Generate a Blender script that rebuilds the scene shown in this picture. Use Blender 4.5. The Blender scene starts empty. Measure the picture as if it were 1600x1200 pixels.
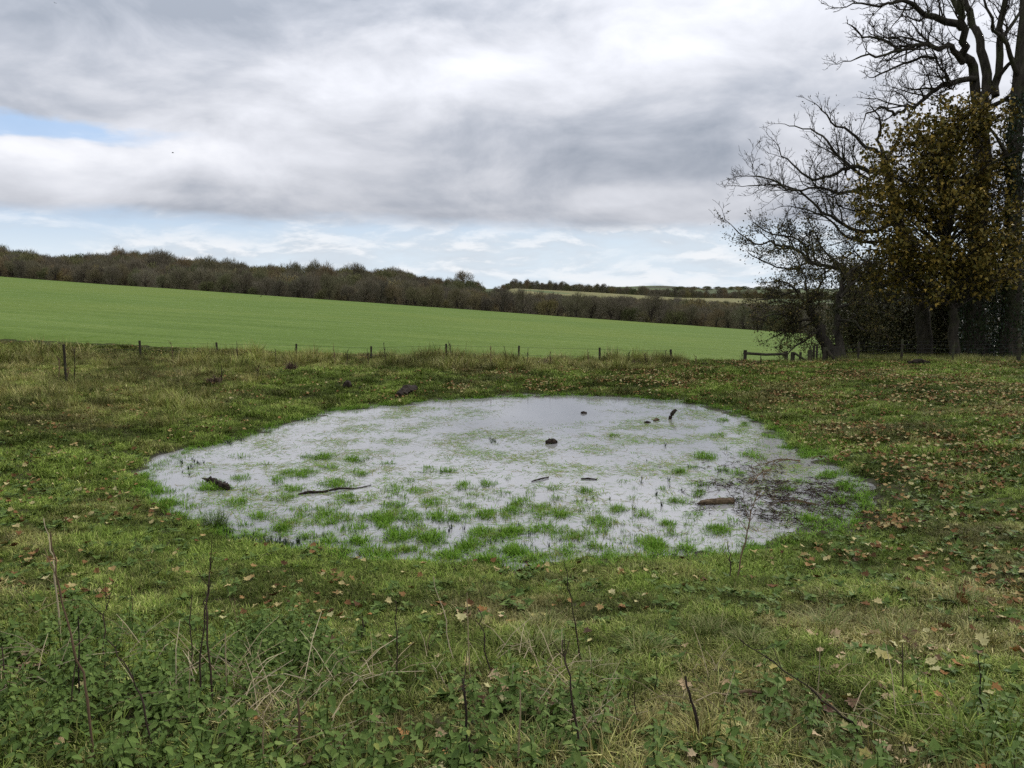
import bpy, math, random
import numpy as np
from mathutils import Vector, Matrix

R = math.radians
rng = np.random.default_rng(7)
random.seed(7)
scene = bpy.context.scene
COL = scene.collection

# ------------------------------------------------------------------ camera
CAM_Z, FPX, PITCH = 3.0, 1244.0, R(6.9)
cam_d = bpy.data.cameras.new('camera')
cam_d.sensor_fit = 'HORIZONTAL'; cam_d.sensor_width = 36.0
cam_d.lens = 36.0 * FPX / 1600.0
cam_d.clip_start = 0.05; cam_d.clip_end = 30000
cam = bpy.data.objects.new('camera', cam_d); COL.objects.link(cam)
cam.location = (0, 0, CAM_Z); cam.rotation_euler = (math.pi / 2 - PITCH, 0, 0)
scene.camera = cam

# ------------------------------------------------------------------ view / engine
scene.view_settings.view_transform = 'Standard'
scene.view_settings.look = 'None'
scene.view_settings.exposure = 0.36
scene.view_settings.gamma = 1.0
scene.view_settings.use_curve_mapping = False
scene.render.engine = 'CYCLES'
cy = scene.cycles
cy.max_bounces = 5; cy.diffuse_bounces = 3; cy.glossy_bounces = 2
cy.transmission_bounces = 2; cy.transparent_max_bounces = 6; cy.volume_bounces = 0
cy.caustics_reflective = False; cy.caustics_refractive = False
cy.use_adaptive_sampling = True; cy.adaptive_threshold = 0.015
cy.use_denoising = False

SUN_AZ, SUN_EL = R(48), R(30)      # azimuth from +Y towards +X

# ------------------------------------------------------------------ node helpers
class NT:
    def __init__(self, tree):
        self.t = tree; self.n = tree.nodes; self.l = tree.links
    def node(self, kind, **kw):
        nd = self.n.new(kind)
        for k, v in kw.items(): setattr(nd, k, v)
        return nd
    def put(self, sock, v):
        if v is None: return
        if hasattr(v, 'is_output') or isinstance(v, bpy.types.NodeSocket): self.l.new(v, sock)
        else: sock.default_value = v
    def m(self, op, a=None, b=None, c=None, clamp=False):
        nd = self.n.new('ShaderNodeMath'); nd.operation = op; nd.use_clamp = clamp
        for i, v in enumerate((a, b, c)): self.put(nd.inputs[i], v)
        return nd.outputs[0]
    def mix(self, f, a, b, blend='MIX'):
        nd = self.n.new('ShaderNodeMix'); nd.data_type = 'RGBA'; nd.blend_type = blend
        nd.clamp_factor = True
        self.put(nd.inputs[0], f)
        for s, v in ((nd.inputs[6], a), (nd.inputs[7], b)):
            if isinstance(v, (tuple, list)) and len(v) == 3: v = (*v, 1)
            self.put(s, v)
        return nd.outputs[2]
    def sstep(self, x, a, b):
        nd = self.n.new('ShaderNodeMapRange'); nd.interpolation_type = 'SMOOTHSTEP'
        self.put(nd.inputs[0], x); nd.inputs[1].default_value = a; nd.inputs[2].default_value = b
        return nd.outputs[0]
    def comb(self, x, y, z):
        nd = self.n.new('ShaderNodeCombineXYZ')
        for i, v in enumerate((x, y, z)): self.put(nd.inputs[i], v)
        return nd.outputs[0]
    def noise(self, vec, scale, detail=5, rough=0.55, dist=0.0):
        nd = self.n.new('ShaderNodeTexNoise')
        if vec is not None: self.l.new(vec, nd.inputs['Vector'])
        nd.inputs['Scale'].default_value = scale; nd.inputs['Detail'].default_value = detail
        nd.inputs['Roughness'].default_value = rough; nd.inputs['Distortion'].default_value = dist
        return nd.outputs[0]
    def ramp(self, f, stops):
        nd = self.n.new('ShaderNodeValToRGB')
        e = nd.color_ramp.elements
        while len(e) < len(stops): e.new(0.5)
        for el, (p, c) in zip(e, stops):
            el.position = p; el.color = (*c, 1) if len(c) == 3 else c
        self.put(nd.inputs[0], f)
        return nd.outputs[0]

# ------------------------------------------------------------------ world: broken overcast deck over a clear strip
def build_world():
    w = bpy.data.worlds.new('World'); scene.world = w; w.use_nodes = True
    t = NT(w.node_tree); t.n.clear()
    out = t.node('ShaderNodeOutputWorld'); bg = t.node('ShaderNodeBackground')
    t.l.new(bg.outputs[0], out.inputs[0])
    tc = t.node('ShaderNodeTexCoord')
    sep = t.node('ShaderNodeSeparateXYZ'); t.l.new(tc.outputs['Generated'], sep.inputs[0])
    x, y, z = sep.outputs
    zc = t.m('MAXIMUM', z, 0.0)
    sky = t.node('ShaderNodeTexSky', sky_type='NISHITA'); sky.sun_disc = False
    sky.sun_elevation = SUN_EL; sky.sun_rotation = SUN_AZ
    # cloud-deck plane coordinates (true perspective towards the horizon)
    den = t.m('ADD', zc, 0.07)
    qx = t.m('DIVIDE', x, den); qy = t.m('DIVIDE', y, den)
    q = t.comb(qx, qy, 0.0)
    # angular coordinates, used for the small clouds low in the sky
    az = t.m('ARCTAN2', x, y)
    a = t.comb(az, t.m('MULTIPLY', z, 4.2), 3.7)
    wob = t.m('SUBTRACT', t.noise(a, 7.0, 6, 0.6), 0.5)
    wob2 = t.m('SUBTRACT', t.noise(t.comb(az, t.m('MULTIPLY', z, 3.0), 9.1), 4.0, 5, 0.58), 0.5)
    azw = t.m('ADD', az, t.m('MULTIPLY', wob2, 0.22)); zw = t.m('ADD', z, t.m('MULTIPLY', wob2, 0.085))
    def blob(a0, z0, sa, sz):
        u = t.m('DIVIDE', t.m('SUBTRACT', azw, a0), sa); v = t.m('DIVIDE', t.m('SUBTRACT', zw, z0), sz)
        d = t.m('ADD', t.m('MULTIPLY', u, u), t.m('MULTIPLY', v, v))
        return t.m('POWER', 2.718, t.m('MULTIPLY', d, -1.0))
    # deck brightness
    n1 = t.noise(t.comb(t.m('MULTIPLY', qx, 0.75), qy, 1.3), 0.5, 3, 0.45, 0.4)
    n2 = t.noise(t.comb(az, t.m('MULTIPLY', z, 2.2), 5.2), 5.5, 7, 0.55, 0.3)
    br = t.m('ADD', t.m('MULTIPLY', n1, 0.50), t.m('MULTIPLY', t.m('SUBTRACT', t.m('MULTIPLY', n2, 2.1), 0.53), 0.54))
    for (a0, z0, sa, sz, k) in [(0.26, 0.335, 0.20, 0.070, 0.16), (-0.05, 0.255, 0.06, 0.028, 0.12), (-0.22, 0.235, 0.12, 0.022, 0.14),
                                (-0.52, 0.137, 0.18, 0.020, 0.36), (-0.46, 0.100, 0.16, 0.013, 0.14),
                                (0.17, 0.105, 0.16, 0.016, 0.18), (-0.20, 0.26, 0.16, 0.030, 0.10),
                                (-0.46, 0.28, 0.26, 0.070, -0.22), (0.06, 0.17, 0.24, 0.040, -0.08),
                                (-0.18, 0.315, 0.20, 0.030, -0.12), (0.45, 0.23, 0.16, 0.06, 0.08)]:
        br = t.m('ADD', br, t.m('MULTIPLY', blob(a0, z0, sa, sz), k))
    deck = t.ramp(br, [(0.30, (0.275, 0.305, 0.360)), (0.46, (0.385, 0.410, 0.465)), (0.60, (0.505, 0.522, 0.570)),
                       (0.80, (0.64, 0.655, 0.705)), (1.0, (0.76, 0.77, 0.81))])
    # clear air behind
    hs = t.node('ShaderNodeVectorMath', operation='SCALE'); t.l.new(sky.outputs[0], hs.inputs[0]); hs.inputs[3].default_value = 0.09
    clear = t.mix(0.72, hs.outputs[0], (0.38, 0.54, 0.80))
    clear = t.mix(t.sstep(z, 0.11, 0.03), clear, (0.66, 0.755, 0.84))
    # low cumulus band
    c1 = t.noise(t.comb(az, t.m('MULTIPLY', z, 3.4), 0.3), 9.0, 7, 0.6, 0.3)
    cum = t.sstep(t.m('ADD', c1, t.m('MULTIPLY', blob(0.0, 0.035, 0.7, 0.030), 0.16)), 0.40, 0.80)
    c2 = t.noise(t.comb(az, t.m('MULTIPLY', t.m('ADD', z, 0.01), 3.4), 0.3), 9.0, 7, 0.6, 0.3)
    lit = t.sstep(t.m('SUBTRACT', c1, c2), -0.05, 0.09)
    cumc = t.mix(lit, (0.58, 0.63, 0.69), (0.84, 0.85, 0.87))
    low = t.mix(t.m('MULTIPLY', cum, 0.85), clear, cumc)
    # coverage of the deck: solid overhead, ends in a straight lower rim
    edge = t.m('ADD', z, t.m('ADD', t.m('MULTIPLY', wob, 0.030), t.m('MULTIPLY', az, 0.012)))
    cover = t.sstep(edge, 0.064, 0.088)
    gap = t.sstep(t.m('ADD', blob(-0.58, 0.163, 0.23, 0.019), t.m('MULTIPLY', wob, 0.5)), 0.38, 0.80)
    cover = t.m('MULTIPLY', cover, t.m('SUBTRACT', 1.0, t.m('MULTIPLY', gap, 0.85)))
    col = t.mix(cover, low, deck)
    # overcast sky luminance: (1 + 2 sin e), brightest overhead
    cie = t.m('MULTIPLY', t.m('ADD', 1.0, t.m('MULTIPLY', zc, 2.0)), 0.775)
    cie = t.m('MAXIMUM', cie, 0.86)
    sc = t.node('ShaderNodeVectorMath', operation='SCALE'); t.l.new(col, sc.inputs[0]); t.l.new(t.m('MULTIPLY', cie, 10.0), sc.inputs[3])
    ground = t.mix(t.sstep(z, -0.02, 0.0), (0.8, 1.0, 0.6), sc.outputs[0])
    t.l.new(ground, bg.inputs[0]); bg.inputs[1].default_value = 0.1
build_world()

sun_d = bpy.data.lights.new('sun', 'SUN'); sun_d.energy = 1.5; sun_d.angle = R(12); sun_d.color = (1.0, 0.95, 0.87)
sun = bpy.data.objects.new('sun', sun_d); COL.objects.link(sun)
sd = Vector((math.sin(SUN_AZ) * math.cos(SUN_EL), math.cos(SUN_AZ) * math.cos(SUN_EL), math.sin(SUN_EL)))
sun.rotation_euler = sd.to_track_quat('Z', 'Y').to_euler(); sun.location = (20, 10, 40)

# ------------------------------------------------------------------ object helpers
def tag(o, label=None, cat=None, group=None, kind=None):
    if label: o['label'] = label
    if cat: o['category'] = cat
    if group: o['group'] = group
    if kind: o['kind'] = kind
    return o

def mesh_np(name, v, f, attrs=None, smooth=False):
    v = np.asarray(v, np.float32).reshape(-1, 3); f = np.asarray(f, np.int32)
    me = bpy.data.meshes.new(name)
    k = f.shape[1]
    me.vertices.add(len(v)); me.vertices.foreach_set('co', v.ravel())
    me.loops.add(f.size); me.loops.foreach_set('vertex_index', f.ravel())
    me.polygons.add(len(f)); me.polygons.foreach_set('loop_start', np.arange(len(f), dtype=np.int32) * k)
    me.update(calc_edges=True)
    if smooth: me.polygons.foreach_set('use_smooth', np.ones(len(f), bool))
    for an, av in (attrs or {}).items():
        at = me.attributes.new(an, 'FLOAT', 'POINT'); at.data.foreach_set('value', np.asarray(av, np.float32))
    me.validate()
    return me

def link(name, me, mat=None, parent=None, loc=None):
    o = bpy.data.objects.new(name, me); COL.objects.link(o)
    if mat is not None and me is not None and not me.materials: me.materials.append(mat)
    if parent is not None: o.parent = parent
    if loc is not None: o.location = loc
    return o

def empty(name, loc, label, cat, group=None):
    e = bpy.data.objects.new(name, None); COL.objects.link(e); e.location = loc
    e.empty_display_size = 0.2
    return tag(e, label, cat, group)

# ------------------------------------------------------------------ numpy noise
def _h(ix, iy, s):
    n = (ix.astype(np.int64) * 374761393 + iy.astype(np.int64) * 668265263 + s * 1442695041) & 0xFFFFFFFF
    n = ((n ^ (n >> 13)) * 1274126177) & 0xFFFFFFFF
    return ((n ^ (n >> 16)) & 0xFFFF) / 65535.0
def vn(x, y, s=0):
    x = np.asarray(x, float); y = np.asarray(y, float)
    ix = np.floor(x); iy = np.floor(y); fx = x - ix; fy = y - iy
    fx = fx * fx * (3 - 2 * fx); fy = fy * fy * (3 - 2 * fy)
    a = _h(ix, iy, s); b = _h(ix + 1, iy, s); c = _h(ix, iy + 1, s); d = _h(ix + 1, iy + 1, s)
    return (a * (1 - fx) + b * fx) * (1 - fy) + (c * (1 - fx) + d * fx) * fy
def fbm(x, y, s=0, o=4):
    r = 0; a = 0.5; t = 0
    for i in range(o):
        r = r + a * vn(x * 2 ** i, y * 2 ** i, s + i * 17); t += a; a *= 0.5
    return r / t
def ss(x, a, b):
    t = np.clip((np.asarray(x, float) - a) / (b - a), 0, 1); return t * t * (3 - 2 * t)

# ------------------------------------------------------------------ photograph directions
CP, SP = math.cos(PITCH), math.sin(PITCH)
def ray(px, py):
    u = (px - 800.0) / FPX; v = (600.0 - py) / FPX
    return u, CP + v * SP, -SP + v * CP
def at(px, py, Y):
    rx, ry, rz = ray(px, py); s = Y / ry
    return Vector((rx * s, Y, CAM_Z + rz * s))
def onwater(px, py):
    rx, ry, rz = ray(px, py); s = -CAM_Z / rz
    return rx * s, ry * s
def hz(py, Y):                     # height seen at picture row py, distance Y
    _, ry, rz = ray(800, py); return CAM_Z + rz / ry * Y

POND_PX = [(212,766),(245,728),(300,702),(370,684),(440,662),(520,642),(600,633),(680,626),(770,621),(860,618),(950,618),
           (1040,625),(1120,635),(1170,650),(1215,672),(1240,698),(1290,712),(1325,738),(1350,772),(1352,800),(1338,818),
           (1305,838),(1240,860),(1150,876),(1060,883),(960,888),(850,891),(750,891),(640,886),(540,874),(440,860),
           (370,847),(320,830),(280,806),(240,786)]
POND = np.array([onwater(*p) for p in POND_PX])
def pond_sd(x, y):
    x = np.asarray(x, float); y = np.asarray(y, float)
    best = np.full(x.shape, 1e9); inside = np.zeros(x.shape, bool)
    n = len(POND)
    for i in range(n):
        ax, ay = POND[i]; bx, by = POND[(i + 1) % n]
        ex, ey = bx - ax, by - ay
        t = np.clip(((x - ax) * ex + (y - ay) * ey) / (ex * ex + ey * ey), 0, 1)
        best = np.minimum(best, (x - ax - t * ex) ** 2 + (y - ay - t * ey) ** 2)
        c = ((ay > y) != (by > y))
        with np.errstate(divide='ignore', invalid='ignore'):
            xi = ax + (y - ay) * ex / (ey if ey != 0 else 1e-9)
        inside ^= (c & (x < xi))
    d = np.sqrt(best)
    return np.where(inside, -d, d)

MUD = np.array(onwater(1290, 785))
def mudw(x, y):                    # the shallow, trampled right-hand end of the pond
    return ss(1.0 - np.hypot((x - MUD[0]) / 1.9, (y - MUD[1]) / 2.2), 0.0, 0.5)

def field_plane(x, y):
    return 0.43 - 0.064 * x - 0.0167 * y + 0.5 * (fbm(x / 45, y / 45, 3, 3) - 0.5) * ss(y, 40, 90)
def field_edge(x):
    return 172.7 - 0.437 * x

def H_local(x, y):
    x = np.asarray(x, float); y = np.asarray(y, float)
    d = pond_sd(x, y)
    zb = np.interp(y, [-10, 0, 8, 15, 27], [1.5, 1.42, 1.2, 0.42, 0.28])
    dl = np.interp(y, [0, 8, 15], [8.3, 8.0, 4.6])
    t = np.clip(d / dl, 0, 1.15)
    z = zb * t ** 0.95
    amp = ss(d, 0.05, 1.6)
    z = z + amp * (0.10 * (fbm(x / 1.4, y / 1.4, 11, 3) - 0.5) + 0.07 * (fbm(x / 0.33, y / 0.33, 5, 2) - 0.5))
    rag = (0.11 * (fbm(x / 0.42, y / 0.42, 23, 3) - 0.5) + 0.10 * (fbm(x / 1.5, y / 1.5, 29, 2) - 0.5)) * (1 - ss(d, 0.5, 1.5))
    z = z + rag + 0.012
    inn = -0.006 + np.maximum(d * 0.075, -0.4) + 0.05 * (fbm(x / 0.5, y / 0.5, 9, 3) - 0.5) * ss(d, -1.2, 0)
    z = np.where(d < 0, inn + rag * 0.9 * (1 - ss(-d, 0.2, 0.9)) + 0.012, z)
    mw = mudw(x, y)
    zm = -0.012 + 0.085 * (fbm(x / 0.16, y / 0.12, 41, 3) - 0.5) + 0.05 * (fbm(x / 0.8, y / 0.8, 43, 2) - 0.5)
    mw = mw * (1 - ss(d, -0.1, 0.45))
    z = z * (1 - mw) + zm * mw
    return z

def H(x, y):
    x = np.asarray(x, float); y = np.asarray(y, float)
    z = H_local(x, y)
    u = x / np.maximum(y, 1.0)
    right = ss(u, 0.34, 0.42) * (1 - ss(y, 48, 85))
    w = ss(y, 28.0, 34.0) * (1 - right)
    zr = np.interp(y, [27, 31, 36, 50], [0.27, 0.14, -0.30, -0.6]) + 0.18 * (fbm(x / 2.2, y / 2.2, 13, 3) - 0.5)
    zl = np.where(y > 27, np.where(right > 0.01, zr * ss(y, 27, 31) + z * (1 - ss(y, 27, 31)), z), z)
    return zl * (1 - w) + field_plane(x, y) * w

def G(px, py, water=True):
    """where the view ray through (px,py) meets the near ground"""
    Y = np.concatenate([np.linspace(1.5, 12, 1400), np.linspace(12.01, 70, 2400)])
    rx, ry, rz = ray(px, py); s = Y / ry
    X = rx * s; Z = CAM_Z + rz * s
    g = H(X, Y)
    if water: g = np.maximum(g, 0.0)
    k = np.argmax(Z <= g)
    if Z[k] > g[k]: k = len(Y) - 1
    return Vector((X[k], Y[k], g[k]))
def gz(x, y): return float(H(np.array([x]), np.array([y]))[0])

# ------------------------------------------------------------------ materials
MATS = {}
def mat(name, fn):
    m = bpy.data.materials.new(name); m.use_nodes = True
    t = NT(m.node_tree); b = t.n['Principled BSDF']
    b.inputs['Roughness'].default_value = 0.85
    b.inputs['Specular IOR Level'].default_value = 0.04
    fn(t, b); MATS[name] = m
    return m
def geo_pos(t): return t.node('ShaderNodeNewGeometry').outputs['Position']
def rnd(t): return t.node('ShaderNodeObjectInfo').outputs['Random']
def attr(t, name, inst=False):
    nd = t.node('ShaderNodeAttribute'); nd.attribute_name = name
    nd.attribute_type = 'INSTANCER' if inst else 'GEOMETRY'
    return nd.outputs['Fac']
def bump(t, b, h, strength=0.4, dist=0.02):
    nd = t.node('ShaderNodeBump'); nd.inputs['Strength'].default_value = strength; nd.inputs['Distance'].default_value = dist
    t.l.new(h, nd.inputs['Height']); t.l.new(nd.outputs[0], b.inputs['Normal'])

def m_ground(t, b):
    p = geo_pos(t)
    n = t.noise(p, 1.1, 6, 0.6); f = t.noise(p, 14, 5, 0.65)
    c = t.ramp(n, [(0.30, (0.024, 0.036, 0.008)), (0.5, (0.038, 0.052, 0.011)), (0.7, (0.055, 0.052, 0.018))])
    c = t.mix(t.sstep(f, 0.45, 0.65), c, (0.05, 0.04, 0.025))
    wet = attr(t, 'mud')
    mud = t.ramp(f, [(0.35, (0.03, 0.026, 0.022)), (0.6, (0.085, 0.075, 0.06))])
    c = t.mix(wet, c, mud)
    t.l.new(c, b.inputs['Base Color'])
    rg = t.m('SUBTRACT', 0.9, t.m('MULTIPLY', wet, 0.5)); t.l.new(rg, b.inputs['Roughness'])
    bump(t, b, f, 0.7, 0.03)
mat('ground', m_ground)

def m_field(t, b):
    p = geo_pos(t)
    mp = t.node('ShaderNodeMapping'); mp.inputs['Rotation'].default_value = (0, 0, R(-14)); mp.inputs['Scale'].default_value = (0.06, 0.42, 1)
    t.l.new(p, mp.inputs[0])
    st = t.noise(mp.outputs[0], 1.0, 5, 0.6); big = t.noise(p, 0.018, 4, 0.5); f = t.noise(p, 2.2, 6, 0.7)
    c = t.ramp(st, [(0.34, (0.094, 0.142, 0.030)), (0.5, (0.114, 0.168, 0.037)), (0.66, (0.142, 0.192, 0.048))])
    c = t.mix(t.m('MULTIPLY', t.sstep(big, 0.42, 0.62), 0.5), c, (0.150, 0.190, 0.042))
    c = t.mix(t.m('MULTIPLY', t.sstep(f, 0.45, 0.70), 0.6), c, (0.060, 0.110, 0.011))
    mp2 = t.node('ShaderNodeMapping'); mp2.inputs['Rotation'].default_value = (0, 0, R(-14)); mp2.inputs['Scale'].default_value = (0.02, 0.9, 1)
    t.l.new(p, mp2.inputs[0])
    dr = t.noise(mp2.outputs[0], 1.0, 3, 0.5)
    c = t.mix(t.m('MULTIPLY', t.sstep(dr, 0.60, 0.70), 0.4), c, (0.058, 0.098, 0.012))
    t.l.new(c, b.inputs['Base Color']); bump(t, b, t.noise(p, 1.1, 6, 0.7), 0.9, 0.15)
mat('field', m_field)

def m_terrain(t, b):
    p = geo_pos(t)
    n = t.noise(p, 0.0016, 5, 0.55)
    c = t.ramp(n, [(0.35, (0.06, 0.055, 0.035)), (0.5, (0.09, 0.12, 0.05)), (0.6, (0.13, 0.16, 0.07)), (0.7, (0.17, 0.15, 0.09))])
    c = t.mix(t.sstep(t.noise(p, 0.01, 4, 0.6), 0.5, 0.6), c, (0.07, 0.065, 0.045))
    t.l.new(c, b.inputs['Base Color'])
mat('terrain', m_terrain)
def m_stubble(t, b):
    p = geo_pos(t)
    c = t.ramp(t.noise(p, 0.03, 5, 0.6), [(0.35, (0.150, 0.150, 0.060)), (0.65, (0.215, 0.190, 0.090))])
    t.l.new(c, b.inputs['Base Color'])
mat('stubble', m_stubble)

def m_water(t, b):
    p = geo_pos(t)
    n = t.noise(p, 0.5, 4, 0.55)
    c = t.ramp(n, [(0.30, (0.225, 0.218, 0.206)), (0.5, (0.265, 0.258, 0.247)), (0.7, (0.30, 0.293, 0.283))])
    t.l.new(c, b.inputs['Base Color'])
    b.inputs['Roughness'].default_value = 0.02; b.inputs['IOR'].default_value = 1.9
    b.inputs['Specular IOR Level'].default_value = 0.5
    mp = t.node('ShaderNodeMapping'); mp.inputs['Scale'].default_value = (6, 16, 1); t.l.new(p, mp.inputs[0])
    bump(t, b, t.noise(mp.outputs[0], 1.0, 4, 0.6), 0.06, 0.02)
mat('water', m_water)

def m_grass(t, b):
    dry = attr(t, 'dry', True); r = rnd(t); tip = attr(t, 'tip')
    g = t.ramp(r, [(0.0, (0.075, 0.128, 0.015)), (0.5, (0.120, 0.182, 0.025)), (1.0, (0.180, 0.235, 0.042))])
    d = t.ramp(r, [(0.0, (0.16, 0.125, 0.040)), (0.5, (0.26, 0.21, 0.080)), (1.0, (0.42, 0.35, 0.18))])
    k = t.m('ADD', dry, t.m('MULTIPLY', t.m('SUBTRACT', attr(t, 'tone'), 0.6), 0.8), clamp=True)
    c = t.mix(k, g, d)
    c = t.mix(t.m('MULTIPLY', tip, 0.15), c, (0.28, 0.29, 0.08))
    v = t.m('ADD', 0.35, t.m('MULTIPLY', t.m('FRACT', t.m('MULTIPLY', attr(t, 'tone'), 7.31)), 1.25))
    v = t.m('MULTIPLY', v, attr(t, 'val', True))
    c = t.mix(1.0, c, t.comb(v, v, v), 'MULTIPLY')
    t.l.new(c, b.inputs['Base Color']); b.inputs['Roughness'].default_value = 0.6; b.inputs['Specular IOR Level'].default_value = 0.05
mat('grass', m_grass)
def clump_mat(name, a, b_, c_):
    def fn(t, b):
        t.l.new(t.ramp(attr(t, 'tone'), [(0, a), (0.6, b_), (1, c_)]), b.inputs['Base Color']); b.inputs['Roughness'].default_value = 0.6
    return mat(name, fn)
clump_mat('tussock', (0.13, 0.17, 0.045), (0.20, 0.22, 0.075), (0.36, 0.31, 0.15))
clump_mat('rush', (0.05, 0.085, 0.025), (0.085, 0.13, 0.035), (0.16, 0.19, 0.06))
def m_pondgrass(t, b):
    r = rnd(t); tone = attr(t, 'tone')
    c = t.ramp(t.m('ADD', t.m('MULTIPLY', r, 0.6), t.m('MULTIPLY', tone, 0.4)), [(0.0, (0.075, 0.165, 0.014)), (0.5, (0.135, 0.26, 0.024)), (1.0, (0.23, 0.35, 0.055))])
    c = t.mix(t.sstep(attr(t, 'dry', True), 0.4, 0.9), c, (0.25, 0.22, 0.08))
    t.l.new(c, b.inputs['Base Color']); b.inputs['Roughness'].default_value = 0.5
mat('pond_grass', m_pondgrass)
def m_leaf(t, b):
    tone = attr(t, 'tone'); r = rnd(t)
    c = t.ramp(t.m('FRACT', t.m('ADD', tone, r)), [(0.0, (0.07, 0.036, 0.018)), (0.3, (0.16, 0.080, 0.032)), (0.55, (0.28, 0.160, 0.062)), (0.78, (0.37, 0.29, 0.12)), (1.0, (0.44, 0.39, 0.19))])
    t.l.new(c, b.inputs['Base Color']); b.inputs['Roughness'].default_value = 0.6
mat('litter', m_leaf)
def ramp_mat(name, stops, src='tone', rough=0.7, spec=0.08):
    def fn(t, b):
        f = attr(t, src) if src != 'random' else rnd(t)
        t.l.new(t.ramp(f, stops), b.inputs['Base Color'])
        b.inputs['Roughness'].default_value = rough; b.inputs['Specular IOR Level'].default_value = spec
    return mat(name, fn)
ramp_mat('leaf_yellow', [(0, (0.36, 0.30, 0.09)), (1, (0.46, 0.42, 0.20))], 'random', 0.6)
ramp_mat('leaf_orange', [(0, (0.26, 0.12, 0.04)), (1, (0.38, 0.20, 0.07))], 'random', 0.6)
ramp_mat('leaf_tan', [(0, (0.36, 0.25, 0.13)), (1, (0.50, 0.38, 0.22))], 'random', 0.6)
ramp_mat('leaf_brown', [(0, (0.085, 0.050, 0.030)), (1, (0.17, 0.10, 0.055))], 'random', 0.6)
ramp_mat('nettle', [(0, (0.050, 0.086, 0.015)), (0.6, (0.096, 0.146, 0.028)), (0.9, (0.160, 0.212, 0.052)), (1, (0.22, 0.23, 0.05))], 'tone', 0.65, 0.12)
ramp_mat('maple_leaf', [(0, (0.062, 0.058, 0.014)), (0.4, (0.125, 0.100, 0.021)), (0.7, (0.205, 0.142, 0.028)), (1, (0.34, 0.225, 0.046))], 'tone', 0.55)
ramp_mat('small_leaf', [(0, (0.035, 0.038, 0.012)), (0.6, (0.075, 0.066, 0.021)), (1, (0.16, 0.115, 0.035))], 'tone', 0.6)
ramp_mat('shade_leaf', [(0, (0.034, 0.038, 0.015)), (0.6, (0.066, 0.064, 0.026)), (1, (0.125, 0.095, 0.04))], 'tone', 0.6)  # small-leaf tones darkened for the bushes: shade under the trees put into colour
ramp_mat('ivy', [(0, (0.010, 0.020, 0.008)), (0.7, (0.022, 0.042, 0.014)), (1, (0.05, 0.075, 0.03))], 'tone', 0.4, 0.4)
ramp_mat('far_wood', [(0, (0.112, 0.098, 0.070)), (0.3, (0.152, 0.130, 0.090)), (0.55, (0.142, 0.130, 0.075)), (0.75, (0.178, 0.132, 0.075)), (0.9, (0.135, 0.138, 0.070)), (1, (0.19, 0.168, 0.12))], 'random', 0.95, 0.05)
ramp_mat('far_olive', [(0, (0.085, 0.095, 0.045)), (0.6, (0.150, 0.145, 0.065)), (1, (0.205, 0.165, 0.075))], 'random', 0.95, 0.05)
def m_bark(t, b):
    p = geo_pos(t)
    mp = t.node('ShaderNodeMapping'); mp.inputs['Scale'].default_value = (9, 9, 2); t.l.new(p, mp.inputs[0])
    n = t.noise(mp.outputs[0], 1.0, 6, 0.65)
    c = t.ramp(n, [(0.3, (0.022, 0.019, 0.015)), (0.55, (0.055, 0.047, 0.036)), (0.75, (0.095, 0.085, 0.062))])
    c = t.mix(t.m('MULTIPLY', t.sstep(t.noise(p, 1.7, 4), 0.5, 0.65), 0.5), c, (0.05, 0.058, 0.022))
    t.l.new(c, b.inputs['Base Color']); bump(t, b, n, 0.8, 0.05)
mat('bark', m_bark)
def m_twig(t, b):
    c = t.ramp(t.noise(geo_pos(t), 2.0, 3), [(0.3, (0.028, 0.023, 0.018)), (0.7, (0.062, 0.050, 0.038))])
    t.l.new(c, b.inputs['Base Color'])
mat('twig', m_twig)
def m_post(t, b):
    p = geo_pos(t)
    mp = t.node('ShaderNodeMapping'); mp.inputs['Scale'].default_value = (30, 30, 4); t.l.new(p, mp.inputs[0])
    n = t.noise(mp.outputs[0], 1.0, 6, 0.65)
    c = t.ramp(n, [(0.3, (0.022, 0.018, 0.013)), (0.6, (0.056, 0.047, 0.034)), (0.8, (0.10, 0.088, 0.06))])
    c = t.mix(t.m('MULTIPLY', t.sstep(t.noise(p, 5, 4), 0.48, 0.62), 0.45), c, (0.085, 0.10, 0.045))
    t.l.new(c, b.inputs['Base Color']); bump(t, b, n, 0.6, 0.02)
mat('post_wood', m_post)
def m_wet(t, b):
    n = t.noise(geo_pos(t), 12, 5, 0.65)
    c = t.ramp(n, [(0.3, (0.014, 0.011, 0.009)), (0.6, (0.040, 0.030, 0.022)), (0.8, (0.075, 0.055, 0.038))])
    t.l.new(c, b.inputs['Base Color']); b.inputs['Roughness'].default_value = 0.6; bump(t, b, n, 0.9, 0.02)
mat('wet_wood', m_wet)
def m_log(t, b):
    p = geo_pos(t)
    n = t.noise(p, 16, 5, 0.65)
    c = t.ramp(n, [(0.3, (0.035, 0.024, 0.015)), (0.55, (0.12, 0.085, 0.05)), (0.8, (0.22, 0.165, 0.10))])
    t.l.new(c, b.inputs['Base Color']); b.inputs['Roughness'].default_value = 0.65; bump(t, b, n, 0.9, 0.02)
mat('log_wood', m_log)
ramp_mat('stem_dark', [(0, (0.022, 0.016, 0.013)), (1, (0.065, 0.045, 0.032))], 'random', 0.8)
ramp_mat('stem_brown', [(0, (0.10, 0.065, 0.038)), (1, (0.20, 0.14, 0.08))], 'random', 0.8)
ramp_mat('stem_straw', [(0, (0.24, 0.185, 0.10)), (1, (0.40, 0.33, 0.21))], 'random', 0.7)
ramp_mat('wire', [(0, (0.035, 0.035, 0.035)), (1, (0.06, 0.06, 0.06))], 'random', 0.6)
ramp_mat('bird', [(0, (0.01, 0.01, 0.012)), (1, (0.02, 0.02, 0.022))], 'random', 0.7)
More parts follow.
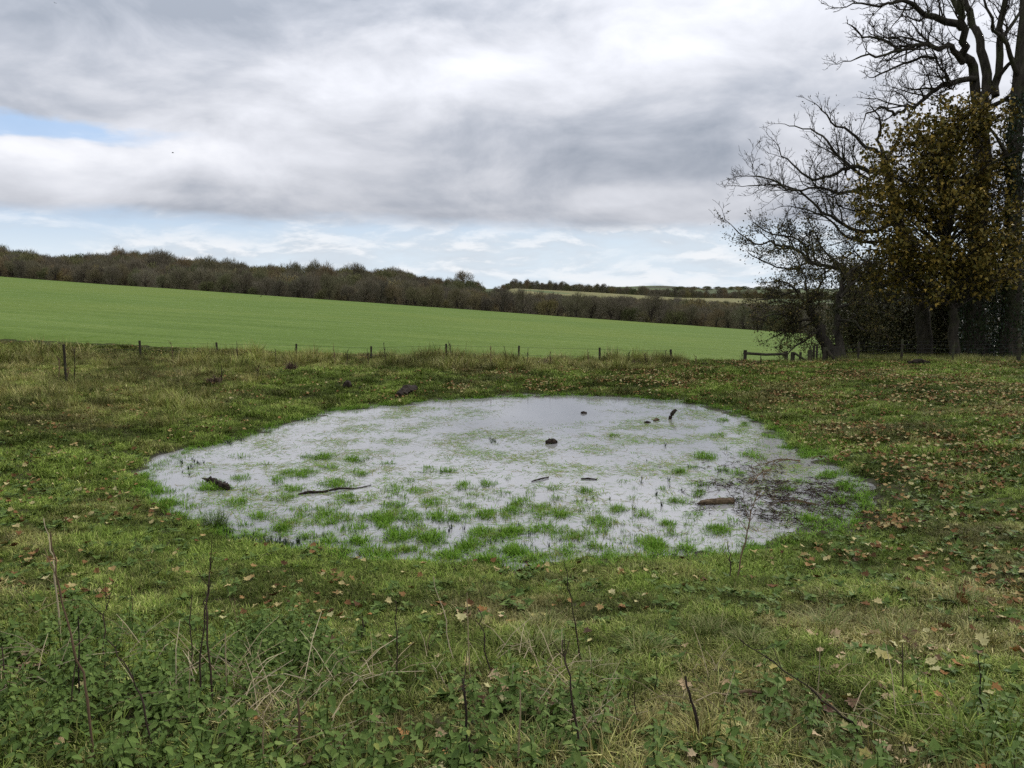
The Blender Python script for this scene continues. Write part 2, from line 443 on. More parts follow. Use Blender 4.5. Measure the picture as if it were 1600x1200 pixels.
ramp_mat('weed', [(0, (0.055, 0.036, 0.027)), (0.6, (0.115, 0.075, 0.052)), (1, (0.20, 0.15, 0.10))], 'tone', 0.9)

# ------------------------------------------------------------------ the near ground sheet and the land beyond
def stretch(lo, a, b, hi, step, g=1.22):
    c = list(np.arange(a, b + 1e-6, step)); s = step; v = b
    while v < hi: s *= g; v += s; c.append(min(v, hi))
    s = step; v = a; pre = []
    while v > lo: s *= g; v -= s; pre.append(max(v, lo))
    return np.array(pre[::-1] + c)

def grid_mesh(name, X, Y, Z, attrs=None):
    ny, nx = X.shape
    v = np.stack([X, Y, Z], -1).reshape(-1, 3)
    i = np.arange(ny * nx).reshape(ny, nx)
    f = np.stack([i[:-1, :-1], i[:-1, 1:], i[1:, 1:], i[1:, :-1]], -1).reshape(-1, 4)
    return mesh_np(name, v, f, attrs, True)

xs = stretch(-400, -11.5, 11.5, 400, 0.085, 1.12)
ysn = np.arange(2.0, 30.0, 0.1); pre = []
v_, s_ = 2.0, 0.1
while v_ > -300: s_ *= 1.25; v_ -= s_; pre.append(v_)
ys = np.array(pre[::-1] + list(ysn) + list(np.arange(30.0, 38.01, 0.4)))
X, Y = np.meshgrid(xs, ys)
Z = H(X, Y)
farR = ss(X / np.maximum(Y, 1), 0.30, 0.36)
Z = np.where(Y > 33, Z - 0.25 * ss(Y, 33, 34.5) * (1 - farR), Z)
dd = pond_sd(X, Y)
mud = np.clip(ss(-Z, -0.03, 0.01) * (dd < 1.0) + 0.9 * mudw(X, Y) * (dd < 0.15), 0, 1)
g = link('ground', grid_mesh('ground', X, Y, Z, {'mud': mud.ravel()}), MATS['ground'])
tag(g, 'grassy bank and hollow around the pond', 'ground', kind='structure')

# far land: heights set from what each bearing shows
PX = np.array([-400, 0, 100, 220, 330, 420, 520, 620, 740, 800, 900, 1000, 1060, 1180, 1250, 1600, 2000.])
U = (PX - 800) / FPX
def rowz(tops, Yk, th):            # ground so that trees th tall show their tops in the given rows
    p, r = zip(*tops); rows = np.interp(PX, p, r)
    return np.array([hz(r_, y_) for r_, y_ in zip(rows, np.broadcast_to(Yk, PX.shape))]) - th
YE = 172.7 / (1 + 0.437 * U)
Yk = [YE, YE + 45, np.full(len(PX), 480.), np.full(len(PX), 530.), np.full(len(PX), 630.), np.full(len(PX), 760.),
      np.full(len(PX), 1200.), np.full(len(PX), 2400.), np.full(len(PX), 3400.), np.full(len(PX), 4500.), np.full(len(PX), 7000.), np.full(len(PX), 20000.)]
tops1 = [(0, 412), (200, 424), (400, 439), (520, 447), (620, 450), (740, 457), (900, 465), (1000, 468), (1100, 472), (1250, 480), (1600, 484)]
sky2 = [(0, 388), (40, 396), (100, 403), (220, 399), (330, 409), (420, 420), (520, 424), (580, 421), (650, 426), (720, 432), (760, 449), (900, 462), (1000, 468), (1060, 472), (1600, 480)]
z480 = rowz(sky2, 480., 12.0)
tan0 = rowz([(740, 452), (900, 461), (1000, 468), (1060, 471), (1600, 480)], 530., 0.0)
tan1 = rowz([(740, 448), (900, 456), (1000, 462), (1060, 466), (1600, 472)], 630., 0.0)
isl = PX < 745
z480 = np.where(isl, z480, rowz([(740, 456), (900, 464), (1000, 470), (1060, 473), (1600, 480)], 480., 0.0))
z530 = np.where(isl, z480 - 1.0, tan0); z630 = np.where(isl, z480 - 8, tan1)
z760 = np.where(isl, z480 - 14, rowz([(740, 436), (770, 437), (860, 442), (960, 448), (1060, 455), (1180, 460), (1600, 462)], 760., 10.0))
one = np.ones(len(PX))
Zk = [field_plane(U * YE, YE), rowz(tops1, YE + 45, np.interp(PX, [500, 800], [10.5, 11.0])), z480, z530, z630, z760, -17 * one,
      hz(455.5, 2400) * one, hz(452.5, 3400) * one, hz(451.2, 4500) * one, -24 * one, -40 * one]
Yk = np.array(Yk); Zk = np.array(Zk)
def H_far(x, y):
    x = np.asarray(x, float); y = np.asarray(y, float)
    u = np.clip(x / np.maximum(y, 1), U[0], U[-1])
    ya = np.array([np.interp(u, U, r) for r in Yk]); za = np.array([np.interp(u, U, r) for r in Zk])
    z = za[0].copy()
    for i in range(len(Yk) - 1):
        t = np.clip((y - ya[i]) / (ya[i + 1] - ya[i]), 0, 1); t2 = t * t * (3 - 2 * t)
        z = np.where(y >= ya[i], za[i] * (1 - t2) + za[i + 1] * t2, z)
    z = z + 17 * np.exp(-((u - 0.185) / 0.035) ** 2 - ((y - 4400) / 500) ** 2)
    z = z + 10 * np.exp(-((u - 0.12) / 0.05) ** 2 - ((y - 4600) / 500) ** 2)
    return z
def H_all(x, y):
    s = y - field_edge(x)
    w = ss(s, 0, 10)
    return np.where(s < 0, H(x, y), (field_plane(x, y) - 0.004 * np.maximum(s, 0) ** 2) * (1 - w) + H_far(x, y) * w)

# field sheet
us = np.linspace(-1.6, 1.6, 260); tt = np.linspace(0, 1, 240) ** 1.7
Uf, Tf = np.meshgrid(us, tt)
Yend = 172.7 / (1 + 0.437 * Uf) + 6.0
Yf = 31.5 + (Yend - 31.5) * Tf; Xf = Uf * Yf
Zf = H(Xf, Yf) - 0.03 * ss(32.5 - Yf, 0, 1)
s = Yf - field_edge(Xf)
Zf = np.where(s > 0, Zf - 0.004 * s ** 2, Zf) + 0.02
fo = link('field', grid_mesh('field', Xf, Yf, Zf), MATS['field'])
tag(fo, 'smooth sloping green crop field beyond the fence', 'field', kind='structure')
# terrain
us = np.linspace(-3.0, 3.0, 400)
yl = np.concatenate([np.linspace(0, 1, 30), np.linspace(1, 2, 70)[1:], np.linspace(2, 3, 80)[1:]])
Uf, Lf = np.meshgrid(us, yl)
Y0 = 172.7 / (1 + 0.437 * np.clip(Uf, -1.6, 1.6)) + 5.0
Yf = np.where(Lf < 1, Y0 + (300 - Y0).clip(5) * Lf, np.where(Lf < 2, np.maximum(Y0 + 5, 300) + (900 - np.maximum(Y0 + 5, 300)) * (Lf - 1), 900 * (20000 / 900) ** (Lf - 2)))
Xf = Uf * Yf
Zt = H_far(Xf, Yf) + 1.2 * (fbm(Xf / 60, Yf / 60, 31, 3) - 0.5) * ss(Yf, 250, 400) - 0.6 * (1 - np.clip(Lf, 0, 1))
te = link('terrain', grid_mesh('terrain', Xf, Yf, Zt), MATS['terrain'])
tag(te, 'rolling farmland and hills reaching to the horizon', 'terrain', kind='structure')
# pale stubble field on the hillside
us = np.linspace(-0.075, 0.32, 60); yy = np.linspace(440, 645, 40)
Uf, Yf = np.meshgrid(us, yy); Xf = Uf * Yf
po = link('stubble_field', grid_mesh('stubble', Xf, Yf, H_far(Xf, Yf) + 0.3), MATS['stubble'])
tag(po, 'pale straw-coloured strip of field between two woods', 'field', kind='structure')

# pond water
cx, cy_ = POND.mean(0)
ring = [(cx + (x - cx) * 1.16, cy_ + (y - cy_) * 1.12) for x, y in POND]
wv = [(cx, cy_, 0)] + [(x, y, 0) for x, y in ring]
wf = [(0, 1 + i, 1 + (i + 1) % len(ring)) for i in range(len(ring))]
wa = link('pond_water', mesh_np('pond_water', wv, wf), MATS['water'])
tag(wa, 'shallow murky pond water reflecting the grey sky', 'water', kind='structure')

# ------------------------------------------------------------------ shape builders
def rot_from(yaw, pitch, roll):
    cyw, syw = np.cos(yaw), np.sin(yaw); cp, sp = np.cos(pitch), np.sin(pitch); cr, sr = np.cos(roll), np.sin(roll)
    Rz = np.zeros((len(yaw), 3, 3)); Rz[:, 0, 0] = cyw; Rz[:, 0, 1] = -syw; Rz[:, 1, 0] = syw; Rz[:, 1, 1] = cyw; Rz[:, 2, 2] = 1
    Rx = np.zeros_like(Rz); Rx[:, 0, 0] = 1; Rx[:, 1, 1] = cp; Rx[:, 1, 2] = -sp; Rx[:, 2, 1] = sp; Rx[:, 2, 2] = cp
    Ry = np.zeros_like(Rz); Ry[:, 1, 1] = 1; Ry[:, 0, 0] = cr; Ry[:, 0, 2] = sr; Ry[:, 2, 0] = -sr; Ry[:, 2, 2] = cr
    return Rz @ Rx @ Ry
def stamp(tv, tf, pos, rot, scl):
    tv = np.asarray(tv, float); tf = np.asarray(tf, int); n = len(pos)
    v = np.einsum('nij,kj->nki', rot, tv) * np.asarray(scl).reshape(n, 1, 1) + np.asarray(pos)[:, None, :]
    f = tf[None] + (np.arange(n) * len(tv))[:, None, None]
    return v.reshape(-1, 3), f.reshape(-1, tf.shape[1])
# leaf templates lie in XY, base at origin, tip along +Y, unit length
LEAF_SIMPLE = ([(0, 0, 0), (0.30, 0.38, 0.05), (0, 1.0, -0.10), (-0.30, 0.38, 0.05)], [(0, 1, 2), (0, 2, 3)])
def lobed_leaf(fold=0.10):
    out = [(0, 0), (0.16, 0.05), (0.42, -0.02), (0.36, 0.20), (0.58, 0.42), (0.30, 0.50), (0.30, 0.72), (0.14, 0.72), (0, 1.0)]
    pts = out + [(-x, y) for x, y in out[-2:0:-1]]
    v = [(0, 0.40, -fold)] + [(x, y, abs(x) * fold * 1.6 - 0.10 * (y > 0.9)) for x, y in pts]
    f = [(0, 1 + i, 1 + (i + 1) % len(pts)) for i in range(len(pts))]
    return v, f
LOBED = lobed_leaf()
NETTLE_LEAF = ([(0, 0, 0), (0.22, 0.16, 0.06), (0.30, 0.36, 0.05), (0.24, 0.40, 0.03), (0.20, 0.66, 0.0), (0, 1.0, -0.16),
                (-0.20, 0.66, 0.0), (-0.24, 0.40, 0.03), (-0.30, 0.36, 0.05), (-0.22, 0.16, 0.06), (0, 0.45, -0.03)],
               [(10, i, (i + 1) % 10) for i in range(10)])

class Tubes:
    def __init__(self): self.v = []; self.f = []
    def add(self, pts, rad, sides=5, cap=False):
        pts = [Vector(p) for p in pts]; n = len(pts); b = len(self.v)
        up = Vector((0, 0, 1))
        for i, p in enumerate(pts):
            d = (pts[min(i + 1, n - 1)] - pts[max(i - 1, 0)])
            if d.length < 1e-9: d = up.copy()
            d.normalize()
            s = d.cross(up) if abs(d.z) < 0.9 else d.cross(Vector((1, 0, 0)))
            s.normalize(); t = d.cross(s)
            for k in range(sides):
                a = 2 * math.pi * k / sides
                self.v.append(p + (s * math.cos(a) + t * math.sin(a)) * rad[i])
        for i in range(n - 1):
            for k in range(sides):
                k2 = (k + 1) % sides; q = b + i * sides
                self.f.append((q + k, q + k2, q + sides + k2, q + sides + k))
        if cap:
            for i in (0, n - 1):
                c = len(self.v); self.v.append(pts[i].copy()); q = b + i * sides
                for k in range(sides):
                    k2 = (k + 1) % sides
                    self.f.append((c, q + k2, q + k, q + k) if i == 0 else (c, q + k, q + k2, q + k2))
    def mesh(self, name, origin=(0, 0, 0), smooth=True):
        o = Vector(origin)
        me = bpy.data.meshes.new(name)
        me.from_pydata([tuple(v - o) for v in self.v], [], [tuple(dict.fromkeys(f)) for f in self.f])
        if smooth: me.polygons.foreach_set('use_smooth', np.ones(len(me.polygons), bool))
        me.update(); return me

def rough_tube(pts, rad, sides=8, jit=0.12, seed=0, res=6):
    """a knobbly piece of wood: resampled, radius and centre line jittered, ends closed"""
    r = random.Random(seed); P = [Vector(p) for p in pts]; out = []; rr = []
    for i in range(len(P) - 1):
        for k in range(res):
            t = k / res; out.append(P[i].lerp(P[i + 1], t)); rr.append(rad[i] * (1 - t) + rad[i + 1] * t)
    out.append(P[-1]); rr.append(rad[-1])
    tb = Tubes(); tb.add(out, rr, sides, True)
    for i, v in enumerate(tb.v):
        c = out[min(i // sides, len(out) - 1)]
        tb.v[i] = c + (v - c) * (1 + r.uniform(-jit, jit) * 1.4) + Vector((r.uniform(-1, 1), r.uniform(-1, 1), r.uniform(-1, 1))) * jit * 0.12 * rr[min(i // sides, len(rr) - 1)]
    return tb

def blade_tuft(name, n, radius, h0, h1, w, lean, seed, material, flat=False):
    r = np.random.default_rng(seed)
    a = r.uniform(0, 2 * np.pi, n); rr = radius * np.sqrt(r.uniform(0, 1, n))
    bx, by = rr * np.cos(a), rr * np.sin(a)
    az = a + r.normal(0, 1.1, n); L = r.uniform(h0, h1, n); ln = np.abs(r.normal(lean, lean * 0.5, n))
    dx, dy = np.cos(az), np.sin(az); wx, wy = -dy, dx
    ww = w * r.uniform(0.7, 1.3, n)
    V = []; tip = []; tone = []
    for t, wd in ((0, 0.8), (0.5, 1.0)):
        off = L * (ln * t + ln * t * t * 0.8) / (1 + ln); zz = L * t / np.sqrt(1 + ln * ln) if not flat else 0.004 + 0 * L
        for sgn in (-1, 1):
            V.append(np.stack([bx + dx * off + sgn * wx * ww * wd / 2, by + dy * off + sgn * wy * ww * wd / 2, zz - (0.01 if t == 0 and not flat else 0)], -1)); tip.append(np.full(n, t)); tone.append(None)
    off = L * (ln + ln * 0.8) / (1 + ln); zz = L * np.maximum(0.15, 1 - 0.35 * ln) / np.sqrt(1 + ln * ln) if not flat else 0.008 + 0 * L
    V.append(np.stack([bx + dx * off, by + dy * off, zz], -1)); tip.append(np.ones(n))
    V = np.stack(V, 1).reshape(-1, 3); tip = np.stack(tip, 1).ravel()
    tn = np.repeat(r.uniform(0, 1, n), 5)
    b = (np.arange(n) * 5)[:, None]
    F = np.concatenate([b + np.array([[0, 1, 3]]), b + np.array([[0, 3, 2]]), b + np.array([[2, 3, 4]])])
    me = mesh_np(name, V, F, {'tip': tip, 'tone': tn}); me.materials.append(material)
    return me

# hidden library of shapes for the scattered stuff (not linked to the scene)
def library(name, meshes):
    c = bpy.data.collections.new(name)
    for i, me in enumerate(meshes):
        o = bpy.data.objects.new('%s_%02d' % (name, i), me); c.objects.link(o)
    return c, len(meshes)
def scatter(name, pos, lib, label, cat, scale, dry=None, tilt=0.0, rot=None, idx=None, seed=1):
    r = np.random.default_rng(seed); n = len(pos); coll, k = lib
    me = bpy.data.meshes.new(name); me.vertices.add(n); me.vertices.foreach_set('co', np.asarray(pos, np.float32).ravel())
    if rot is None:
        rot = np.stack([r.normal(0, tilt, n), r.normal(0, tilt, n), r.uniform(0, 2 * np.pi, n)], -1)
    def add(an, ty, key, val):
        at_ = me.attributes.new(an, ty, 'POINT'); at_.data.foreach_set(key, val)
    add('rot', 'FLOAT_VECTOR', 'vector', np.asarray(rot, np.float32).ravel())
    sc_ = np.asarray(scale, np.float32)
    if sc_.ndim == 1: sc_ = np.repeat(sc_[:, None], 3, 1)
    add('scl', 'FLOAT_VECTOR', 'vector', sc_.ravel())
    add('pick', 'INT', 'value', (r.integers(0, k, n) if idx is None else idx).astype(np.int32))
    add('dry', 'FLOAT', 'value', np.asarray(dry if dry is not None else np.zeros(n), np.float32))
    pa = np.asarray(pos, float)
    nv_ = 0.6 * fbm(pa[:, 0] / 0.38, pa[:, 1] / 0.38, 201, 3) + 0.4 * fbm(pa[:, 0] / 1.7, pa[:, 1] / 1.7, 207, 2)
    add('val', 'FLOAT', 'value', np.clip(0.50 + 1.05 * ss(nv_, 0.28, 0.72), 0.3, 1.9).astype(np.float32))
    o = link(name, me)
    ng = bpy.data.node_groups.new(name, 'GeometryNodeTree')
    ng.interface.new_socket('Geometry', in_out='INPUT', socket_type='NodeSocketGeometry')
    ng.interface.new_socket('Geometry', in_out='OUTPUT', socket_type='NodeSocketGeometry')
    N = ng.nodes; L = ng.links
    gi = N.new('NodeGroupInput'); go = N.new('NodeGroupOutput'); ip = N.new('GeometryNodeInstanceOnPoints')
    ci = N.new('GeometryNodeCollectionInfo'); ci.inputs['Collection'].default_value = coll
    ci.inputs['Separate Children'].default_value = True; ci.inputs['Reset Children'].default_value = True
    def na(an, ty):
        nd = N.new('GeometryNodeInputNamedAttribute'); nd.data_type = ty; nd.inputs['Name'].default_value = an
        return nd.outputs['Attribute']
    e2r = N.new('FunctionNodeEulerToRotation'); L.new(na('rot', 'FLOAT_VECTOR'), e2r.inputs[0])
    L.new(gi.outputs[0], ip.inputs['Points']); L.new(ci.outputs[0], ip.inputs['Instance'])
    ip.inputs['Pick Instance'].default_value = True
    L.new(na('pick', 'INT'), ip.inputs['Instance Index']); L.new(e2r.outputs[0], ip.inputs['Rotation'])
    L.new(na('scl', 'FLOAT_VECTOR'), ip.inputs['Scale']); L.new(ip.outputs[0], go.inputs[0])
    md = o.modifiers.new('scatter', 'NODES'); md.node_group = ng
    return tag(o, label, cat, kind='stuff')

# ------------------------------------------------------------------ trees of the copse on the right
def perp(d, r):
    v = Vector((r.uniform(-1, 1), r.uniform(-1, 1), r.uniform(-1, 1))); v -= d * v.dot(d)
    return v.normalized() if v.length > 1e-4 else Vector((1, 0, 0))
class TreeB:
    def __init__(self, seed, twig_r=0.007, up=0.25, wig=0.22, leafy=0.0):
        self.wood = Tubes(); self.twig = Tubes(); self.r = random.Random(seed)
        self.tips = []; self.twig_r = twig_r; self.up = up; self.wig = wig
    def limb(self, pts, r0, r1, sides=7, depth=0, dens=1.6, ratio=0.42, start=0.15, lmax=2.6, smooth=True):
        P = [Vector(p) for p in pts]
        if smooth and len(P) > 2:
            Q = []
            for i in range(len(P) - 1):
                a = P[max(i - 1, 0)]; b = P[i]; c = P[i + 1]; d = P[min(i + 2, len(P) - 1)]
                for k in range(3):
                    t = k / 3
                    Q.append(0.5 * ((2 * b) + (c - a) * t + (2 * a - 5 * b + 4 * c - d) * t * t + (3 * b - a - 3 * c + d) * t ** 3))
            Q.append(P[-1]); P = Q
            P = [p + Vector((self.r.gauss(0, 1), self.r.gauss(0, 1), self.r.gauss(0, 1))) * min(0.06, r0 * 0.4) if 0 < i < len(P) - 1 else p for i, p in enumerate(P)]
        n = len(P); rad = [r0 + (r1 - r0) * (i / (n - 1)) ** 0.8 for i in range(n)]
        (self.wood if r0 > 0.03 else self.twig).add(P, rad, sides if r0 > 0.03 else 3)
        if depth <= 0: return
        Lg = [(P[i + 1] - P[i]).length for i in range(n - 1)]; tot = sum(Lg)
        cnt = max(1, int(tot * dens + self.r.random()))
        for _ in range(cnt):
            t = self.r.uniform(start, 1.0); s = t * tot; i = 0
            while i < n - 2 and s > Lg[i]: s -= Lg[i]; i += 1
            f = s / max(Lg[i], 1e-6); p = P[i].lerp(P[i + 1], f); d = (P[i + 1] - P[i]).normalized()
            rr = rad[i] * (1 - f) + rad[i + 1] * f
            ang = self.r.uniform(0.5, 1.15)
            nd = (d * math.cos(ang) + perp(d, self.r) * math.sin(ang) + Vector((0, 0, self.up))).normalized()
            L = min(lmax, tot * ratio) * self.r.uniform(0.5, 1.1) * (1.15 - 0.5 * t)
            self.grow(p, nd, L, min(rr * 0.6, 0.012 + 0.02 * L), depth - 1, max(dens * 1.8, 4.2), 0.52, lmax)
        self.grow(P[-1], (P[-1] - P[-2]).normalized(), min(lmax, tot * ratio) * 0.6, r1, depth - 1, max(dens * 1.8, 4.2), 0.52, lmax)
    def grow(self, p, d, L, r, depth, dens, ratio, lmax):
        r = max(r, self.twig_r); nseg = 4 if L > 0.5 else 3
        P = [p.copy()]; d = d.copy()
        for i in range(nseg):
            d = (d + Vector((self.r.gauss(0, 1), self.r.gauss(0, 1), self.r.gauss(0, 1) + self.up * 0.6)) * self.wig).normalized()
            P.append(P[-1] + d * (L / nseg))
        self.tips.append((P[-1], d.copy()))
        if depth <= 1: self.tips.append((P[len(P) // 2], d.copy()))
        self.limb(P, r, max(self.twig_r * 0.7, r * 0.35), 4, depth, dens, ratio, 0.2, lmax * 0.6, smooth=False)

def finish_tree(name, base, tb, label, cat='tree', group=None, leaves=None, leaf_mat=None, extra=None):
    e = empty(name, base, label, cat, group)
    tk_ = link('trunk', tb.wood.mesh('trunk', base), MATS['bark'], e)
    if tb.twig.v: link('branches', tb.twig.mesh('branches', base, False), MATS['twig'], tk_)['kind'] = 'stuff'
    if leaves is not None:
        v, f, tone = leaves
        v = v - np.array(base)[None]
        link('foliage', mesh_np('foliage', v, f, {'tone': tone}), leaf_mat, e)['kind'] = 'stuff'
    for nm, v, f, tone, m_ in (extra or []):
        link(nm, mesh_np(nm, v - np.array(base)[None], f, {'tone': tone}), m_, tk_)['kind'] = 'stuff'
    return e
def leaves_at(pts, tmpl, s0, s1, seed, droop=0.5, jitter=0.12, hang=0.0):
    r = np.random.default_rng(seed); n = len(pts)
    pos = np.asarray(pts) + r.normal(0, jitter, (n, 3))
    rot = rot_from(r.uniform(0, 2 * np.pi, n), r.normal(-hang, droop, n), r.normal(0, droop, n))
    v, f = stamp(tmpl[0], tmpl[1], pos, rot, r.uniform(s0, s1, n))
    tone = np.repeat(np.clip(r.normal(0.45, 0.27, n), 0, 1), len(tmpl[0]))
    return v, f, tone
def ivy_on(path, rad, n, seed, size=(0.07, 0.13)):
    r = np.random.default_rng(seed); P = np.array([tuple(p) for p in path])
    t = r.uniform(0, len(P) - 1.001, n); i = t.astype(int); f = (t - i)[:, None]
    c = P[i] * (1 - f) + P[i + 1] * f
    rr = np.interp(t, np.arange(len(P)), rad) * (0.75 + 0.55 * vn(t * 3.1, r.uniform(0, 3, n), seed)) + r.exponential(0.06, n)
    a = r.uniform(0, 2 * np.pi, n)
    pos = c + np.stack([np.cos(a) * rr, np.sin(a) * rr, r.normal(0, 0.1, n)], -1)
    rot = rot_from(a + np.pi / 2 + r.normal(0, 0.5, n), r.normal(-0.9, 0.5, n), r.normal(0, 0.5, n))
    v, ff = stamp(LEAF_SIMPLE[0], LEAF_SIMPLE[1], pos, rot, r.uniform(*size, n))
    return v, ff, np.repeat(r.uniform(0, 1, n), 4)
def pl(pts, Y0, dy=0.0, jit=0.5, seed=0):
    r = random.Random(seed); n = len(pts)
    return [at(px, py, Y0 + dy * i / max(n - 1, 1) + (r.uniform(-jit, jit) if 0 < i else 0)) for i, (px, py) in enumerate(pts)]
def foot(px, Y):
    p = at(px, 570, Y); return Vector((p.x, Y, gz(p.x, Y) - 0.1))

# tall bare tree
Y0 = 34.5; b0 = foot(1527, Y0)
T = TreeB(21, 0.009, 0.30, 0.24)
trunk = [b0] + pl([(1522, 500), (1524, 420), (1530, 330), (1534, 250), (1532, 190), (1531, 155)], Y0, 0.3, 0.1, 1)
T.limb(trunk, 0.46, 0.30, 12)
T.wood.add([b0 + Vector((0, 0, -0.1)), b0 + Vector((0, 0, 0.35)), b0 + Vector((0, 0, 0.9))], [0.75, 0.56, 0.44], 12)
f1 = pl([(1530, 160), (1521, 103), (1507, 83), (1503, 50), (1500, 10), (1490, -60), (1470, -150)], Y0 + .3, -1, 0.2, 2)
f2 = pl([(1533, 160), (1543, 133), (1533, 93), (1527, 57), (1517, 27), (1507, 0), (1512, -80), (1500, -170)], Y0 + .3, 1.2, 0.2, 3)
f3 = pl([(1535, 175), (1558, 135), (1565, 67), (1567, 20), (1580, -50), (1600, -140)], Y0 + .3, 0.4, 0.2, 4)
T.limb(f1, 0.22, 0.09, 9, 3, 0.8, 0.25, 0.3); T.limb(f2, 0.23, 0.09, 9, 3, 0.8, 0.25, 0.3); T.limb(f3, 0.19, 0.08, 9, 3, 0.9, 0.25, 0.2)
for i, (pts, r0, dy) in enumerate([
    ([(1503, 43), (1470, 28), (1447, 22), (1430, 10), (1403, 3), (1373, 7), (1333, 5)], 0.17, -2.5),
    ([(1505, 97), (1490, 77), (1467, 75), (1440, 68), (1407, 77), (1373, 88), (1337, 92)], 0.15, -2.0),
    ([(1407, 77), (1380, 63), (1350, 57), (1330, 40)], 0.06, -1.0),
    ([(1463, 90), (1440, 90), (1413, 100), (1387, 110), (1367, 120)], 0.07, -1.0),
    ([(1524, 123), (1487, 127), (1463, 140), (1437, 160), (1410, 172), (1393, 177), (1373, 165), (1353, 178)], 0.13, -1.5),
    ([(1528, 200), (1500, 175), (1480, 165), (1462, 150)], 0.10, 1.5),
    ([(1560, 120), (1590, 90), (1625, 70)], 0.11, -1.0), ([(1565, 60), (1595, 20), (1630, 0)], 0.10, 1.0),
    ([(1545, 170), (1580, 150), (1610, 110)], 0.12, -1.6), ([(1500, 20), (1470, -30), (1420, -60)], 0.12, 1.0)]):
    T.limb(pl(pts, Y0 + .2, dy, 0.25, 10 + i), r0, 0.03, 7, 3, 2.6, 0.34, 0.12, 2.4)
ivyA = ivy_on(trunk[:5], [0.66, 0.60, 0.56, 0.52, 0.46], 6500, 5)
finish_tree('tall_tree', b0, T, 'tall bare tree with forked trunk and long outstretched branches behind wire fence', extra=[('ivy', *ivyA, MATS['ivy'])])

# big ivy-clad tree at the edge
Y0 = 33.6; b1 = foot(1577, Y0)
T = TreeB(33, 0.009, 0.30, 0.24)
trunk = [b1] + pl([(1580, 480), (1583, 380), (1584, 290), (1588, 220), (1590, 150), (1596, 80), (1606, 0), (1612, -100)], Y0, 0.2, 0.08, 6)
T.limb(trunk, 0.42, 0.18, 12, 3, 0.45, 0.16, 0.55)
for i, (pts, r0, dy) in enumerate([([(1585, 260), (1560, 215), (1535, 190)], 0.1, -1.0), ([(1592, 120), (1570, 70), (1545, 30), (1535, -20)], 0.12, -1.2), ([(1586, 240), (1620, 190), (1650, 150)], 0.12, 0.5)]):
    T.limb(pl(pts, Y0, dy, 0.2, 40 + i), r0, 0.03, 7, 3, 1.6, 0.3, 0.2, 1.6)
ivyB = ivy_on(trunk[:6], [0.62, 0.58, 0.56, 0.50, 0.42, 0.32], 7500, 6)
finish_tree('ivy_clad_tree', b1, T, 'thick straight trunk wrapped in dark ivy beside tall fence post', extra=[('ivy', *ivyB, MATS['ivy'])])

# spreading tree with bare fan of branches
Y0 = 36.0; b2 = foot(1447, Y0)
T = TreeB(45, 0.008, 0.30, 0.26)
trunk = [b2] + pl([(1443, 510), (1432, 450), (1418, 390), (1402, 330), (1392, 285), (1384, 250)], Y0, -0.6, 0.1, 7)
T.limb(trunk, 0.36, 0.17, 10)
for i, (pts, r0, dy) in enumerate([
    ([(1382, 245), (1353, 230), (1330, 207), (1300, 190), (1280, 167)], 0.10, -1.5),
    ([(1388, 268), (1360, 267), (1333, 260), (1307, 270), (1280, 280), (1253, 270), (1230, 250), (1217, 230)], 0.12, 0.8),
    ([(1360, 282), (1313, 247), (1293, 220), (1267, 203), (1233, 197)], 0.08, 2.0),
    ([(1392, 290), (1367, 290), (1337, 297), (1307, 300), (1275, 292), (1240, 300), (1205, 280), (1180, 275)], 0.10, -1.8),
    ([(1402, 345), (1350, 363), (1320, 353), (1287, 333), (1260, 307), (1220, 290), (1172, 290)], 0.11, 0.0),
    ([(1410, 372), (1360, 380), (1325, 370), (1297, 345), (1270, 330), (1235, 322)], 0.09, 1.8),
    ([(1425, 432), (1377, 446), (1347, 437), (1325, 425), (1305, 415), (1270, 410), (1245, 390), (1212, 384), (1180, 380), (1147, 356)], 0.15, -2.0),
    ([(1265, 408), (1250, 375), (1207, 365), (1180, 350)], 0.06, -1.0), ([(1262, 410), (1235, 420), (1205, 415), (1175, 400)], 0.05, -2.0),
    ([(1384, 250), (1372, 220), (1375, 190), (1360, 165)], 0.10, 0.6), ([(1384, 252), (1405, 215), (1420, 185), (1412, 160)], 0.10, 1.2),
    ([(1400, 330), (1370, 320), (1345, 330), (1310, 320)], 0.08, -2.4)]):
    T.limb(pl(pts, Y0 - .4, dy, 0.3, 60 + i), r0, 0.022, 7, 3, 2.3, 0.30, 0.10, 2.3)
tp = np.array([tuple(p) for p, d in T.tips if p.x / p.y > 0.36 or p.z < 6.0]); r_ = np.random.default_rng(3)
low = tp[r_.random(len(tp)) < np.clip((7.5 - tp[:, 2]) / 5.0, 0.02, 0.9)]
low = np.repeat(low, 3, 0)
finish_tree('spreading_tree', b2, T, 'leaning tree with wide fan of thin bare branches reaching over the field', leaves=leaves_at(low, LEAF_SIMPLE, 0.07, 0.13, 4, 0.7, 0.16), leaf_mat=MATS['small_leaf'])

